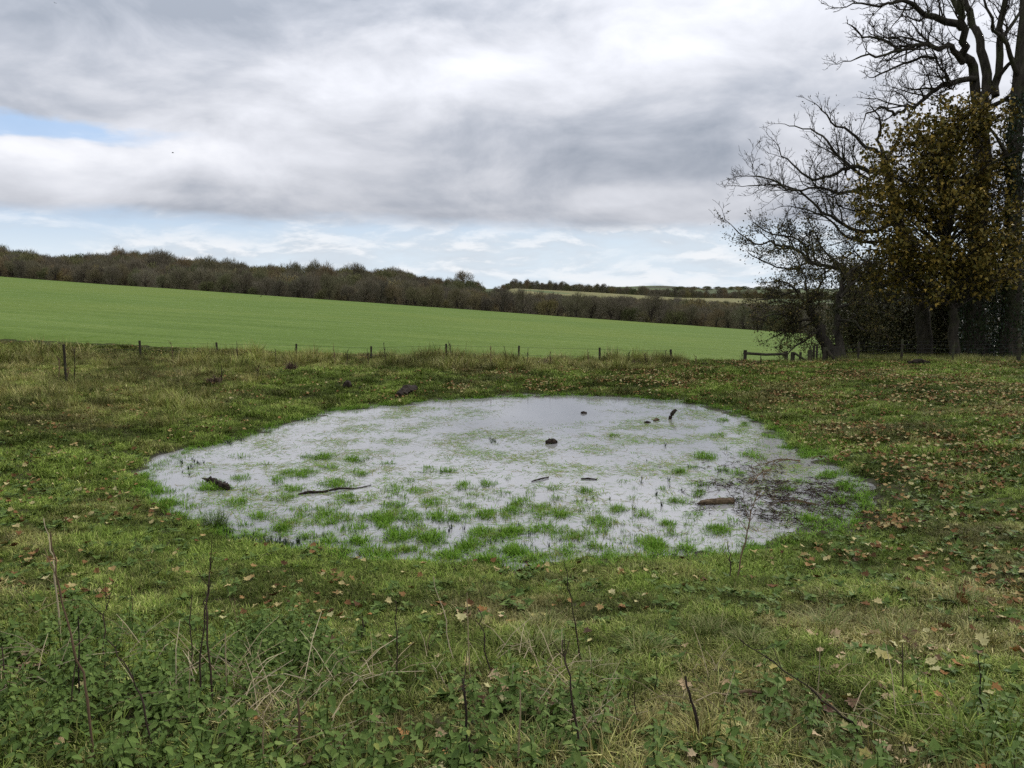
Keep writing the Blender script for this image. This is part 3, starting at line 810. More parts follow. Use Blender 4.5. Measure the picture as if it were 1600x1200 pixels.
# yellow-brown leafed maple
Y0 = 33.2; b3 = foot(1490, Y0)
T = TreeB(57, 0.01, 0.2, 0.22)
trunk = [b3] + pl([(1488, 500), (1484, 430), (1478, 350), (1472, 290), (1468, 230)], Y0, 0.2, 0.1, 8)
T.limb(trunk, 0.24, 0.08, 8)
targets = []
r_ = random.Random(9)
OUT = [(1480, 178), (1440, 200), (1405, 225), (1375, 262), (1362, 310), (1358, 350), (1345, 390), (1360, 430), (1400, 452), (1450, 470), (1500, 455), (1540, 440), (1590, 430), (1600, 380), (1605, 300), (1600, 230), (1560, 200), (1520, 190), (1440, 330), (1500, 300), (1550, 330), (1420, 390), (1480, 400), (1540, 390), (1470, 250), (1520, 260), (1420, 290), (1575, 270)]
for k in range(5):
    for (px, py) in OUT: targets.append(at(px + r_.uniform(-20, 20), py + r_.uniform(-20, 20), Y0 + r_.uniform(-2.6, 2.2)))
tk = [Vector(p) for p in trunk]
for tg in targets:
    s_ = tk[1].lerp(tk[5], min(max((tg.z - 3.0) / 8.0, 0.05), 0.98)); mid = s_.lerp(tg, 0.5) + Vector((0, 0, 0.35))
    T.limb([s_, mid, tg], 0.05, 0.015, 5, 2, 1.6, 0.34, 0.25, 1.3)
tp = np.array([tuple(p) for p, d in T.tips]); rr_ = np.random.default_rng(11)
tp = np.repeat(tp, 5, 0)
pxx = 800 + FPX * tp[:, 0] / (tp[:, 1] * CP + (CAM_Z - tp[:, 2]) * SP)
keep = (pxx > 1338 + rr_.normal(0, 8, len(tp))) & (tp[:, 2] > 2.5)
tp = tp[keep]
gapn = fbm(tp[:, 0] / 0.9 + 7.3 * tp[:, 1] / 2.6, tp[:, 2] / 0.55, 161, 3); tp = tp[(gapn > 0.485 + 0.14 * ss(tp[:, 0] / tp[:, 1], 0.54, 0.60) * ss(tp[:, 2], 6.0, 8.5))]
if len(tp) > 34000: tp = tp[rr_.permutation(len(tp))[:34000]]
MAPLE = lobed_leaf(0.16)
# five-point leaf, cheap
M5 = ([(0, 0, 0), (0.46, 0.18, 0.08), (0.24, 0.52, 0.0), (0, 1, -0.18), (-0.24, 0.52, 0.0), (-0.46, 0.18, 0.08)], [(0, 1, 2), (0, 2, 3), (0, 3, 4), (0, 4, 5)])
finish_tree('maple_tree', b3, T, 'tree with dense yellow-brown autumn leaves in front of the dark trunks', leaves=leaves_at(tp, M5, 0.10, 0.19, 12, 0.55, 0.20, 0.5), leaf_mat=MATS['maple_leaf'])

# hawthorn at the corner of the fence
Y0 = 31.6; b4 = foot(1304, Y0)
T = TreeB(71, 0.007, 0.10, 0.30)
s1 = [b4] + pl([(1294, 545), (1284, 520), (1272, 498), (1262, 478)], Y0, -0.3, 0.05, 9)
s2 = [b4 + Vector((0.12, 0.1, 0))] + pl([(1310, 545), (1308, 520), (1307, 495), (1312, 465), (1318, 435)], Y0 + .1, 0.5, 0.05, 10)
T.limb(s1, 0.30, 0.13, 9); T.limb(s2, 0.22, 0.08, 8)
T.wood.add([b4 + Vector((0.05, 0, -.1)), b4 + Vector((0.05, 0, .3)), b4 + Vector((0.0, 0, .8))], [0.50, 0.40, 0.30], 10)
for i, (pts, dy) in enumerate([
    ([(1262, 478), (1245, 455), (1228, 440), (1205, 440)], -1.0), ([(1265, 482), (1260, 450), (1255, 425), (1245, 405)], 0.6),
    ([(1272, 498), (1245, 500), (1220, 490), (1195, 495)], -1.5), ([(1275, 500), (1250, 515), (1225, 520), (1205, 528)], 0.3), ([(1280, 512), (1262, 530), (1245, 540), (1232, 552)], -0.8),
    ([(1264, 478), (1280, 450), (1290, 425), (1285, 400)], -0.8), ([(1312, 465), (1335, 440), (1350, 430), (1370, 440)], 0.8), ([(1310, 480), (1335, 475), (1360, 480), (1385, 490)], -0.6),
    ([(1318, 435), (1310, 415), (1300, 402)], -0.7), ([(1318, 435), (1340, 415), (1360, 412)], 0.5), ([(1250, 455), (1225, 460), (1200, 465), (1180, 470)], 1.0),
    ([(1308, 500), (1330, 500), (1350, 515), (1372, 520)], -0.9), ([(1270, 490), (1240, 475), (1215, 470), (1188, 482)], 1.6)]):
    T.limb(pl(pts, Y0 - .2, dy, 0.2, 90 + i), 0.07, 0.018, 6, 3, 5.0, 0.40, 0.05, 1.4)
tp = np.array([tuple(p) for p, d in T.tips]); tp = tp[rr_.random(len(tp)) < 0.5]; tp = np.repeat(tp, 2, 0)
finish_tree('hawthorn_tree', b4, T, 'low twin-stemmed hawthorn with dense twigs beside the braced fence posts', leaves=leaves_at(tp, LEAF_SIMPLE, 0.05, 0.10, 14, 0.8, 0.12), leaf_mat=MATS['small_leaf'])

# understorey bushes behind the netting fence
BUSH = [(1345, 38.5, 3.6, 'olive bush behind the hawthorn, lowest of the undergrowth'), (1385, 41.0, 5.0, 'dark tangled bush between hawthorn and leaning trunk'),
        (1425, 44.0, 5.4, 'brown thicket behind the leaning trunk'), (1475, 40.0, 4.2, 'thin pale-stemmed bush between leaning trunk and tall trunk'),
        (1520, 45.0, 6.0, 'shaded thicket behind the tall forked trunk'), (1556, 39.0, 4.0, 'shaded bush between the two ivy-clad trunks'),
        (1605, 42.0, 6.0, 'dark thicket beyond the ivy-clad trunk'), (1330, 46.0, 4.6, 'grey-brown bush seen past the hawthorn stems'),
        (1365, 50.0, 5.5, 'tall dim bush far back behind the hawthorn crown'), (1400, 39.5, 3.0, 'low bramble-like bush just left of the leaning trunk'), (1462, 48.0, 6.0, 'tall dim thicket filling the gap right of the leaning trunk'),
        (1500, 38.5, 2.8, 'low dark bush beside the foot of the tall forked trunk'), (1575, 47.0, 6.5, 'tall dim thicket behind the ivy-clad trunk'), (1650, 44.0, 6.0, 'dark thicket past the tall corner post'), (1540, 37.0, 2.2, 'low leafy bush at the foot of the ivy-clad trunk')]
for i, (px, Yb, h, lab) in enumerate(BUSH):
    bb = foot(px, Yb); T = TreeB(200 + i, 0.010, 0.35, 0.28)
    r_ = random.Random(300 + i)
    for k in range(11):
        a_ = r_.uniform(0, 6.283); sp_ = r_.uniform(0.1, 0.75) * h * 0.62
        tip_ = bb + Vector((math.cos(a_) * sp_, math.sin(a_) * sp_, h * r_.uniform(0.45, 1.0)))
        b_ = bb + Vector((r_.uniform(-.4, .4), r_.uniform(-.4, .4), 0))
        T.limb([b_, b_.lerp(tip_, 0.5) + Vector((0, 0, h * 0.1)), tip_], 0.045, 0.015, 5, 3, 1.4, 0.34, 0.15, 1.4)
    tp = np.array([tuple(p) for p, d in T.tips]); tp = tp[rr_.random(len(tp)) < 0.8]; tp = np.repeat(tp, 3, 0)
    lo = 2300; a_ = rr_.uniform(0, 6.283, lo); q_ = np.sqrt(rr_.random(lo)) * h * 0.55
    tp = np.concatenate([tp, np.stack([bb.x + q_ * np.cos(a_), bb.y + q_ * np.sin(a_), bb.z + rr_.uniform(0, 0.45, lo) * h], -1)])
    finish_tree('undergrowth_bush', bb, T, lab, 'bush', 'bushes under the trees', leaves=leaves_at(tp, LEAF_SIMPLE, 0.08, 0.16, 15 + i, 0.8, 0.18), leaf_mat=MATS['shade_leaf'])

# ------------------------------------------------------------------ far woods
def far_tree_mesh(seed, n, wide, tall, leafy, base=0.10):
    """unit-height leafless crown of fine upswept twigs round a few limbs"""
    r = np.random.default_rng(seed)
    V = []; F = []
    c = np.array([0, 0, 0.60]); rad = np.array([wide, wide, 0.40])
    # lumpy crown made of several clumps
    k = 9
    cc = r.normal(0, 1, (k, 3)); cc /= np.linalg.norm(cc, axis=1)[:, None]; cc[:, 2] = np.abs(cc[:, 2]) * 0.9 - 0.25
    cl = c + cc * rad * 0.72; cl[-2:, 2] = 0.30; cr = r.uniform(0.40, 0.66, k)
    ci = r.integers(0, k, n); d = r.normal(0, 1, (n, 3)); d /= np.linalg.norm(d, axis=1)[:, None]
    rr = r.uniform(0.15, 1.0, n) ** 0.5
    p = cl[ci] + d * rad * cr[ci][:, None] * rr[:, None]
    p[:, 2] = np.maximum(p[:, 2], base * r.uniform(0.3, 1.2, n))
    out = (p - np.array([0, 0, 0.25])); out /= np.linalg.norm(out, axis=1)[:, None]
    dr = out * 0.7 + r.normal(0, 0.35, (n, 3)) + np.array([0, 0, 0.45]); dr /= np.linalg.norm(dr, axis=1)[:, None]
    L = r.uniform(0.06, 0.15, n) * (0.7 if leafy else 1.0); w = (0.010 if not leafy else 0.030) * r.uniform(0.6, 1.3, n)
    sd_ = np.cross(dr, r.normal(0, 1, (n, 3))); sd_ /= np.linalg.norm(sd_, axis=1)[:, None]
    a = p - sd_ * w[:, None] * 0.5; b = p + sd_ * w[:, None] * 0.5; t = p + dr * L[:, None]
    crown_v = np.stack([a, b, t], 1).reshape(-1, 3); crown_f = np.arange(3 * n).reshape(-1, 3)
    tb = Tubes(); R_ = random.Random(seed)
    tb.add([(0, 0, -0.25), (0, 0, 0.1), (0.01, 0, 0.35)], [0.026, 0.020, 0.014], 6)
    for q in range(9):
        e = Vector(cl[q % k]) + Vector((R_.uniform(-.08, .08), R_.uniform(-.08, .08), 0.1))
        s0 = Vector((0, 0, R_.uniform(0.12, 0.36)))
        tb.add([s0, s0.lerp(e, 0.5) + Vector((0, 0, 0.05)), e], [0.012, 0.008, 0.003], 4)
    return mesh_np('crown', crown_v, crown_f), tb.mesh('trunk')
def joined(crown, trunk, mat_c):
    v1 = np.empty(len(crown.vertices) * 3); crown.vertices.foreach_get('co', v1); v1 = v1.reshape(-1, 3)
    me = bpy.data.meshes.new('far_tree')
    v2 = [tuple(v.co) for v in trunk.vertices]; n1 = len(v1)
    f = [tuple(p.vertices) for p in crown.polygons] + [tuple(i + n1 for i in p.vertices) for p in trunk.polygons]
    me.from_pydata([tuple(x) for x in v1] + v2, [], f); me.materials.append(mat_c); me.update()
    return me
KINDS = []
for i, (n, wide, leafy) in enumerate([(2300, 0.36, 0), (2100, 0.30, 0), (2500, 0.44, 0), (2000, 0.26, 0), (2300, 0.40, 0), (1500, 0.42, 1), (1600, 0.50, 1)]):
    cm, tm = far_tree_mesh(500 + i, n, wide, 1, leafy)
    mm = MATS['far_olive'] if leafy else MATS['far_wood']
    cm.materials.append(mm); tm.materials.append(MATS['twig'])
    KINDS.append((cm, tm, joined(cm, tm, mm)))
FARLIB = library('far_tree', [k[2] for k in KINDS])
r_ = np.random.default_rng(77)
def poisson(n, gen, dmin):
    pts = []; cell = {}
    for _ in range(n):
        x, y = gen(); d = dmin(x, y); ci, cj = int(x // 6), int(y // 6); ok = True
        for a in (-1, 0, 1):
            for b in (-1, 0, 1):
                for (xx, yy) in cell.get((ci + a, cj + b), ()):
                    if (xx - x) ** 2 + (yy - y) ** 2 < d * d: ok = False
        if ok: cell.setdefault((ci, cj), []).append((x, y)); pts.append((x, y))
    return np.array(pts)
def gen_front():
    u = r_.uniform(-0.95, 0.62); ye = 172.7 / (1 + 0.437 * u); y = ye + r_.uniform(10, 85) ; return u * y, y
front = poisson(5200, gen_front, lambda x, y: 3.9)
def gen_hill():
    u = r_.uniform(-0.95, -0.045); y = math.sqrt(r_.uniform(230 ** 2, 560 ** 2)); return u * y, y
hill = poisson(7000, gen_hill, lambda x, y: 5.6)
hill = hill[(hill[:, 1] - field_edge(hill[:, 0])) > 60]
def gen_band():
    u = r_.uniform(-0.09, 0.60); y = r_.uniform(660, 800); return u * y, y
band = poisson(2600, gen_band, lambda x, y: 5.5)
def gen_mid():
    u = r_.uniform(-0.10, 0.62); y = math.sqrt(r_.uniform(235 ** 2, 470 ** 2)); return u * y, y
mid = poisson(7000, gen_mid, lambda x, y: 4.2)
def hfar(P): return H_far(P[:, 0], P[:, 1])
# front rank: individuals
s = front[:, 1] - field_edge(front[:, 0]); uu = front[:, 0] / front[:, 1]
order = np.argsort(s); vis = [i for i in order if -0.67 < uu[i] < 0.40 and s[i] < 50]
ind = vis[:280]; rest = [i for i in range(len(front)) if i not in set(ind)]
zf = hfar(front)
LABELS = ['grey-brown leafless tree in the wood along the field edge', 'slim bare tree in the wood along the field edge',
          'broad bare tree in the wood along the field edge', 'narrow upright bare tree in the wood along the field edge',
          'rounded bare tree in the wood along the field edge', 'olive-leaved tree among bare trees along the field edge',
          'wide olive bush-like tree among bare trees along the field edge']
for i in ind:
    k = int(r_.choice(7, p=[.2, .15, .2, .12, .15, .10, .08])); h = r_.uniform(6.0, 10.5) * (0.88 if uu[i] > -0.1 else 1) * (0.8 if k > 4 else 1) * (0.72 + 0.28 * min(s[i] / 40, 1))
    e = empty('woodland_tree', (front[i, 0], front[i, 1], zf[i]), LABELS[k], 'tree', LABELS[k])
    e.scale = (h, h, h); e.rotation_euler = (0, 0, r_.uniform(0, 6.28))
    link('crown', KINDS[k][0], None, e); link('trunk', KINDS[k][1], None, e)
mpx = 800 + FPX * mid[:, 0] / mid[:, 1]; mrow = np.interp(mpx, [t_[0] for t_ in tops1], [t_[1] for t_ in tops1])
mh = np.array([hz(a_, b_) for a_, b_ in zip(mrow, mid[:, 1])]) - hfar(mid) + r_.normal(0, 0.7, len(mid)); ok_ = mh > 2.0; mid = mid[ok_]; mh = np.minimum(mh[ok_], 12.0)
P = np.concatenate([front[rest], hill, band]); zz = hfar(P)
hh = np.concatenate([r_.uniform(5.5, 12.0, len(rest)), r_.uniform(9, 14.5, len(hill)), r_.uniform(7, 12, len(band))])
hh = hh * np.interp(P[:, 0] / P[:, 1], [-0.2, -0.05, 0.1], [1.0, 0.82, 0.80]) * (0.78 + 0.40 * fbm(P[:, 0] / 26, P[:, 1] / 26, 171, 3)) * np.where(r_.random(len(P)) < 0.03, 1.2, 1.0)
kk = r_.choice(7, len(P), p=[.22, .16, .2, .14, .16, .08, .04])
P = np.concatenate([P, mid]); zz = np.concatenate([zz, hfar(mid)]); hh = np.concatenate([hh, mh]); kk = np.concatenate([kk, r_.choice(7, len(mid), p=[.2, .14, .2, .12, .14, .12, .08])])
fx = r_.uniform(0.205, 0.33, 46); fy = r_.uniform(2300, 3400, 46)
P = np.concatenate([P, np.stack([fx * fy, fy], -1)]); zz = np.concatenate([zz, H_far(fx * fy, fy)]); hh = np.concatenate([hh, r_.uniform(9, 16, 46)]); kk = np.concatenate([kk, r_.choice([5, 6, 2], 46)])
hs = np.stack([hh, hh, hh], -1); hs[-46:, :2] *= 2.2
scatter('distant_wood', np.stack([P[:, 0], P[:, 1], zz], -1), FARLIB, 'brown leafless wood covering the hillside beyond the field', 'wood', hs, idx=kk, seed=5)
# the lone tree that stands above the wood's skyline, and the yellowish one in the front rank
def lone(px, py_top, Yd, h, k, name, lab):
    p = at(px, py_top, Yd); e = empty(name, (p.x, Yd, p.z - h), lab, 'tree'); e.scale = (h, h, h)
    link('crown', KINDS[k][0], None, e); link('trunk', KINDS[k][1], None, e)
lone(727, 421, 470, 15, 0, 'skyline_tree', 'single bare tree standing clear above the end of the hilltop wood')
lone(1055, 481, 172, 5.6, 5, 'yellow_hedge_tree', 'small pale olive tree in front of the darker wood edge')
lone(224, 396, 455, 15, 5, 'dark_crown_tree', 'dark dense-crowned tree poking above the hilltop wood')

# ------------------------------------------------------------------ grass
GR = MATS['grass']
SHORT = library('short_grass', [blade_tuft('short_grass', 46, 0.085, 0.035, 0.085, 0.0048, 0.9, 800 + i, GR) for i in range(5)])
LONG = library('long_grass', [blade_tuft('long_grass', 42, 0.075, 0.10, 0.24, 0.0050, 0.8, 820 + i, GR) for i in range(4)])
TALL = library('tall_grass', [blade_tuft('tall_grass', 44, 0.10, 0.20, 0.48, 0.0075, 0.6, 840 + i, GR) for i in range(4)])
r_ = np.random.default_rng(99)
def fan_points(y0, y1, dens, m=1.5, k=0.70):
    n = int(dens * ((y1 - y0) * 2 * m + k * (y1 ** 2 - y0 ** 2)))
    t = r_.uniform(0, 1, n * 2); y = y0 + (y1 - y0) * t
    w = (m + k * y) / (m + k * y1); y = y[r_.uniform(0, 1, len(y)) < w][:n]
    x = r_.uniform(-1, 1, len(y)) * (m + k * y)
    return x, y
def pix(x, y, z):
    d = y * CP + (CAM_Z - z) * SP; v = y * SP - (CAM_Z - z) * CP
    return 800 + FPX * x / d, 600 - FPX * v / d
def roughness_map(x, y):
    """1 where the grass is long, pale and ungrazed"""
    left = ss(-x - 0.16 * y, 2.2, 5.0) * ss(y, 14.0, 18.0)
    rim = ss(y, 24.8, 27.0) * (1 - ss(x / np.maximum(y, 1), 0.18, 0.26))
    return np.clip(np.maximum(left, rim) + 0.5 * (fbm(x / 1.6, y / 1.6, 61, 3) - 0.5), 0, 1)
def dry_map(x, y):
    n = fbm(x / 1.3, y / 1.3, 71, 4); d = pond_sd(x, y)
    base = 0.02 + 0.60 * ss(n, 0.52, 0.72)
    fg = 0.22 * ss(d, 0.3, 1.6) * (1 - ss(y, 7.6, 9.0))
    return np.clip(base + fg - 0.25 * (1 - ss(d, 0.2, 1.5)) + 0.30 * roughness_map(x, y), 0, 1)
def nettle_density(px, py):
    a = ss(py - 985 + 25 * np.sin(px / 60), -15, 70) * (1 - ss(px, 380, 620))
    b = ss(py, 1070, 1120) * 0.75 * (1 - ss(px, 860, 1000)); c = ss(py, 1075, 1150) * 0.30
    return np.maximum(np.maximum(a, b), c)
gp, gs, gd = [], [], []
for (y0, y1, dens, sc0) in [(1.8, 6.0, 330, 0.85), (6.0, 10.5, 230, 0.88), (10.5, 17, 125, 1.25), (17, 24, 85, 1.5), (24, 31.5, 62, 1.75)]:
    x, y = fan_points(y0, y1, dens); z = H(x, y); d = pond_sd(x, y)
    k = (z > 0.012) & ((d > 0.02) | (r_.random(len(x)) < 0.35)) & ((mudw(x, y) < 0.4) | (r_.random(len(x)) < 0.25))
    px, py = pix(x, y, z); k &= (y > 7) | (r_.random(len(x)) > 0.7 * nettle_density(px, np.minimum(py, 1200)))
    x, y, z = x[k], y[k], z[k]
    gp.append(np.stack([x, y, z], -1)); gs.append(sc0 * r_.uniform(0.65, 1.3, len(x)) * (0.35 + 1.25 * fbm(x / 0.55, y / 0.55, 81, 3)))
    gd.append(dry_map(x, y) + r_.normal(0, 0.10, len(x)))
gp = np.concatenate(gp); gs = np.concatenate(gs); gd = np.clip(np.concatenate(gd), 0, 1)
scatter('meadow_grass', gp, SHORT, 'short green and straw-flecked grass covering the banks', 'grass', gs, gd, 0.12, seed=11)
# longer grass: foreground and clumps
x, y = fan_points(1.8, 9.0, 52); z = H(x, y); n = fbm(x / 0.7, y / 0.7, 91, 3)
k = (z > 0.1) & (r_.random(len(x)) < 0.12 + 1.6 * np.clip(n - 0.48, 0, 1) * 2.2)
x, y, z = x[k], y[k], z[k]
scatter('long_grass', np.stack([x, y, z], -1), LONG, 'longer tufty grass mixed through the foreground turf', 'grass', r_.uniform(0.5, 1.1, len(x)) * np.interp(y, [3.5, 6], [1.0, 0.6]), np.clip(dry_map(x, y) - 0.02, 0, 1), 0.15, seed=12)
# flat weeds growing in the turf
ROS = []
for i in range(4):
    q = np.random.default_rng(1300 + i); n = 9
    yaw = np.arange(n) * 6.283 / n + q.normal(0, 0.3, n)
    v, f = stamp(*LEAF_SIMPLE, np.stack([q.normal(0, .01, n), q.normal(0, .01, n), q.uniform(.015, .04, n)], -1), rot_from(yaw, q.normal(0.25, 0.25, n), q.normal(0, 0.3, n)), q.uniform(0.035, 0.085, n))
    me = mesh_np('turf_weed', v, f, {'tone': np.repeat(q.uniform(0, .9, n), 4)}); me.materials.append(MATS['nettle']); ROS.append(me)
x, y = fan_points(1.9, 14.0, 34); z = H(x, y); k = (z > 0.03) & (r_.random(len(x)) < 0.15 + 1.3 * ss(fbm(x / 0.8, y / 0.8, 221, 3), 0.45, 0.7)); x, y, z = x[k], y[k], z[k]
scatter('turf_weeds', np.stack([x, y, z + 0.012], -1), library('turf_weed', ROS), 'flat leafy weeds growing low in the foreground turf', 'weeds', r_.uniform(0.6, 1.25, len(x)), None, 0.2, seed=22)
# rough pale grass on the left bank and along the rim
x, y = fan_points(11, 30, 40); z = H(x, y); rm = roughness_map(x, y)
k = (z > 0.06) & (r_.random(len(x)) < ss(rm, 0.30, 0.75)); x, y, z = x[k], y[k], z[k]
scatter('rough_grass', np.stack([x, y, z], -1), TALL, 'rough pale ungrazed grass on the far bank', 'grass', r_.uniform(0.35, 1.0, len(x)) * (0.75 + 0.25 * ss(y, 24.5, 26.5)) * (0.70 + 0.75 * ss(fbm(x / 0.9, y / 0.9, 97, 2), 0.45, 0.75)) * (1 + 0.45 * ss(y, 25.5, 27) * ss(fbm(x / 2.2, y / 9, 98, 2), 0.42, 0.6)), np.clip(0.62 + 0.5 * (fbm(x / 1.1, y / 1.1, 95, 3) - 0.4) + r_.normal(0, 0.12, len(x)), 0.1, 1), 0.2, seed=13)
# grass and weeds at the foot of the copse
x = r_.uniform(6, 34, 9000); y = r_.uniform(28.5, 40, 9000); u = x / y
k = (u > 0.33) & (u < 0.85); x, y = x[k], y[k]
k = r_.random(len(x)) < 0.35 + 0.65 * ss(y, 30.5, 32.5); x, y = x[k], y[k]
scatter('copse_grass', np.stack([x, y, H(x, y)], -1), TALL, 'dull brown grass at the foot of the fence and trees', 'grass', r_.uniform(0.4, 0.95, len(x)), r_.uniform(0.35, 0.9, len(x)), 0.25, seed=14)

# ------------------------------------------------------------------ grass standing in the water
PG = MATS['pond_grass']
EMER = library('pond_grass', [blade_tuft('pond_grass', 22, 0.10, 0.05, 0.18, 0.0092, 0.9, 860 + i, PG) for i in range(4)])
FLOAT = library('floating_blade', [blade_tuft('floating_blade', 4, 0.17, 0.10, 0.28, 0.0095, 1.0, 880 + i, PG, True) for i in range(5)])
PATCH = [(335,760,40,12),(378,745,15,6),(467,738,30,8),(502,712,30,6),(557,716,28,6),(562,738,18,6),(510,729,17,4),(433,751,18,9),(525,755,30,9),(456,762,20,6),
 (614,763,14,9),(367,783,20,9),(424,774,45,5),(410,804,28,7),(516,808,35,12),(553,777,28,9),(554,826,30,9),(436,826,15,10),(597,811,25,14),(246,768,16,6),(235,760,14,6),
 (266,785,25,6),(295,791,10,4),(289,772,6,3),(278,762,6,3),(375,711,18,4),(410,724,8,3),(577,857,15,9),(513,844,10,5),(470,794,15,5),(672,727,10,4),(667,735,9,5),(605,722,8,3),
 (726,758,13,7),(760,754,13,7),(658,767,20,5),(640,747,10,3),(695,734,18,3),(675,783,22,7),(727,791,20,6),(614,788,20,6),(813,783,20,9),(798,798,18,9),(836,807,15,8),(847,793,10,5),
 (873,777,13,4),(867,761,10,4),(913,766,12,5),(971,751,8,4),(965,794,12,6),(936,813,30,9),(936,831,14,6),(883,804,15,5),(695,808,40,12),(643,808,25,14),(623,837,25,12),(675,840,25,16),
 (758,803,15,10),(755,831,25,12),(798,831,25,14),(845,823,14,5),(870,823,15,4),(732,849,20,14),(795,859,18,9),(827,870,15,9),(887,857,13,12),(758,878,13,8),(839,860,12,6),(657,880,14,9),
 (1000,843,18,8),(1023,849,15,12),(1008,803,12,4),(945,863,12,8),(959,680,9,3),(962,722,8,2),(902,837,8,7),(1043,817,10,5),(1062,736,8,5),(1084,729,7,3),(1121,680,13,6),(1101,712,20,9),
 (1138,696,13,6),(1169,708,18,6),(1185,714,12,7),(1157,674,10,5),(1194,698,10,5),(1152,738,13,4),(1127,733,8,4),(1090,757,18,5),(1087,769,13,7),(1056,781,14,4),(1084,805,10,6),(1121,828,20,10),
 (1146,814,14,7),(1073,856,12,7),(1090,845,8,4),(1022,850,18,12),(1062,838,12,4),(1042,818,8,4),(1242,727,8,5),(1292,741,25,7),(1323,760,15,10),(1284,769,8,5),(1312,786,8,5),(1230,763,14,4),
 (1264,811,10,5),(1247,752,8,4),(1225,697,12,5),(1200,680,12,5),(1345,775,16,10),(1180,690,10,5),(1130,655,12,4),(1165,662,10,4),(1260,712,14,5),(700,868,18,8),(560,845,20,7),(610,862,14,7),(480,838,14,5),(390,836,14,5)]
ep, es, ed = [], [], []
for (cx_, cy0, rx_, ry_) in PATCH:
    n = max(4, int(rx_ * ry_ * math.pi * 0.12 * (1.0 if cy0 > 740 else 1.6)))
    a = r_.uniform(0, 6.283, n); q = np.sqrt(r_.uniform(0, 1, n)) * (0.75 + 0.5 * r_.random(n))
    px = cx_ + rx_ * q * np.cos(a); py = cy0 + 2 + ry_ * 0.9 * q * np.sin(a)
    for X_, Y_, q_ in zip(px, py, q):
        if fbm(np.array([X_ / 9.0]), np.array([Y_ / 4.0]), 211, 3)[0] < 0.43 + 0.1 * q_: continue
        wx, wy = onwater(X_, Y_); ep.append((wx, wy, max(-0.03, min(gz(wx, wy), 0.02)))); es.append(r_.uniform(0.5, 1.0) * (1.15 - 0.45 * q_)); ed.append(r_.uniform(0, 0.5))
# a loose fringe round the waterline
for _ in range(5600):
    X_ = r_.uniform(370, 1080); Y_ = r_.uniform(762, 884)
    if r_.random() < ss(fbm(np.array([X_ / 30]), np.array([Y_ / 10]), 151, 3), 0.44, 0.70)[0] * (0.25 + 0.75 * ss(np.array([Y_]), 765, 815)[0]) * (1 - 0.6 * ss(np.array([X_]), 860, 960)[0]):
        wx, wy = onwater(X_, Y_)
        if pond_sd(np.array([wx]), np.array([wy]))[0] < -0.1: ep.append((wx, wy, -0.01)); es.append(r_.uniform(0.25, 0.75)); ed.append(r_.uniform(0, 0.75))
fr = r_.uniform(0, len(POND), 2600); i = fr.astype(int); f = (fr - i)[:, None]
fp = POND[i] * (1 - f) + POND[(i + 1) % len(POND)] * f
ctr = POND.mean(0); inn = (ctr - fp); inn /= np.linalg.norm(inn, axis=1)[:, None]
nearside = ss(13.0 - fp[:, 1], 0, 4)
fp = fp + inn * (r_.exponential(0.16 + 0.35 * nearside)[:, None] - 0.1)
for (X_, Y_) in fp: ep.append((X_, Y_, max(-0.03, min(gz(X_, Y_), 0.03)))); es.append(r_.uniform(0.3, 0.75)); ed.append(r_.uniform(0, 0.45))
scatter('pond_grass', np.array(ep), EMER, 'bright green grass tufts standing in the pond water', 'grass', np.array(es), np.array(ed), 0.15, seed=15)
# blades lying on the surface everywhere but the open deep water
n = 34000
x = r_.uniform(POND[:, 0].min(), POND[:, 0].max(), n); y = r_.uniform(POND[:, 1].min(), POND[:, 1].max(), n)
d = pond_sd(x, y); px, py = pix(x, y, np.zeros(n))
openw = np.exp(-((px - 860) / 95) ** 2 - ((py - 643) / 26) ** 2)
dens = (0.10 + 1.1 * ss(fbm(x / 0.55, y / 0.55, 101, 3), 0.46, 0.66)) * (1 - 1.6 * openw) * (0.35 + 0.65 * ss(-d, 0.1, 1.0)) * np.where(py > 740, 0.55, 0.9)
k = (d < -0.05) & (r_.random(n) < dens); x, y = x[k], y[k]
scatter('floating_grass', np.stack([x, y, np.full(len(x), 0.0)], -1), FLOAT, 'thin grass blades floating flat on the pond surface', 'grass', r_.uniform(0.45, 0.95, len(x)), r_.uniform(0.0, 1.0, len(x)), 0.0, seed=16)
# dark water plants poking up along the near left shore
SPRIG = library('sprig', [blade_tuft('sprig', 7, 0.02, 0.05, 0.13, 0.010, 0.3, 900 + i, MATS['ivy']) for i in range(3)])
sp_ = []
for (cx_, cy0, rx_, ry_, n) in [(395, 848, 45, 8, 60), (440, 852, 40, 6, 45), (345, 835, 20, 6, 18), (770, 690, 9, 3, 9), (485, 655, 12, 3, 6), (370, 687, 14, 4, 10), (355, 693, 12, 3, 10), (290, 735, 25, 14, 12), (310, 722, 16, 8, 6), (720, 845, 200, 25, 40), (1000, 780, 120, 60, 22)]:
    for _ in range(n):
        wx, wy = onwater(cx_ + r_.normal(0, rx_ * 0.5), cy0 + r_.normal(0, ry_ * 0.5)); sp_.append((wx, wy, -0.01))
scatter('water_sprigs', np.array(sp_), SPRIG, 'small dark water plants poking out along the pond edge', 'plants', r_.uniform(0.5, 1.1, len(sp_)), None, 0.15, seed=17)
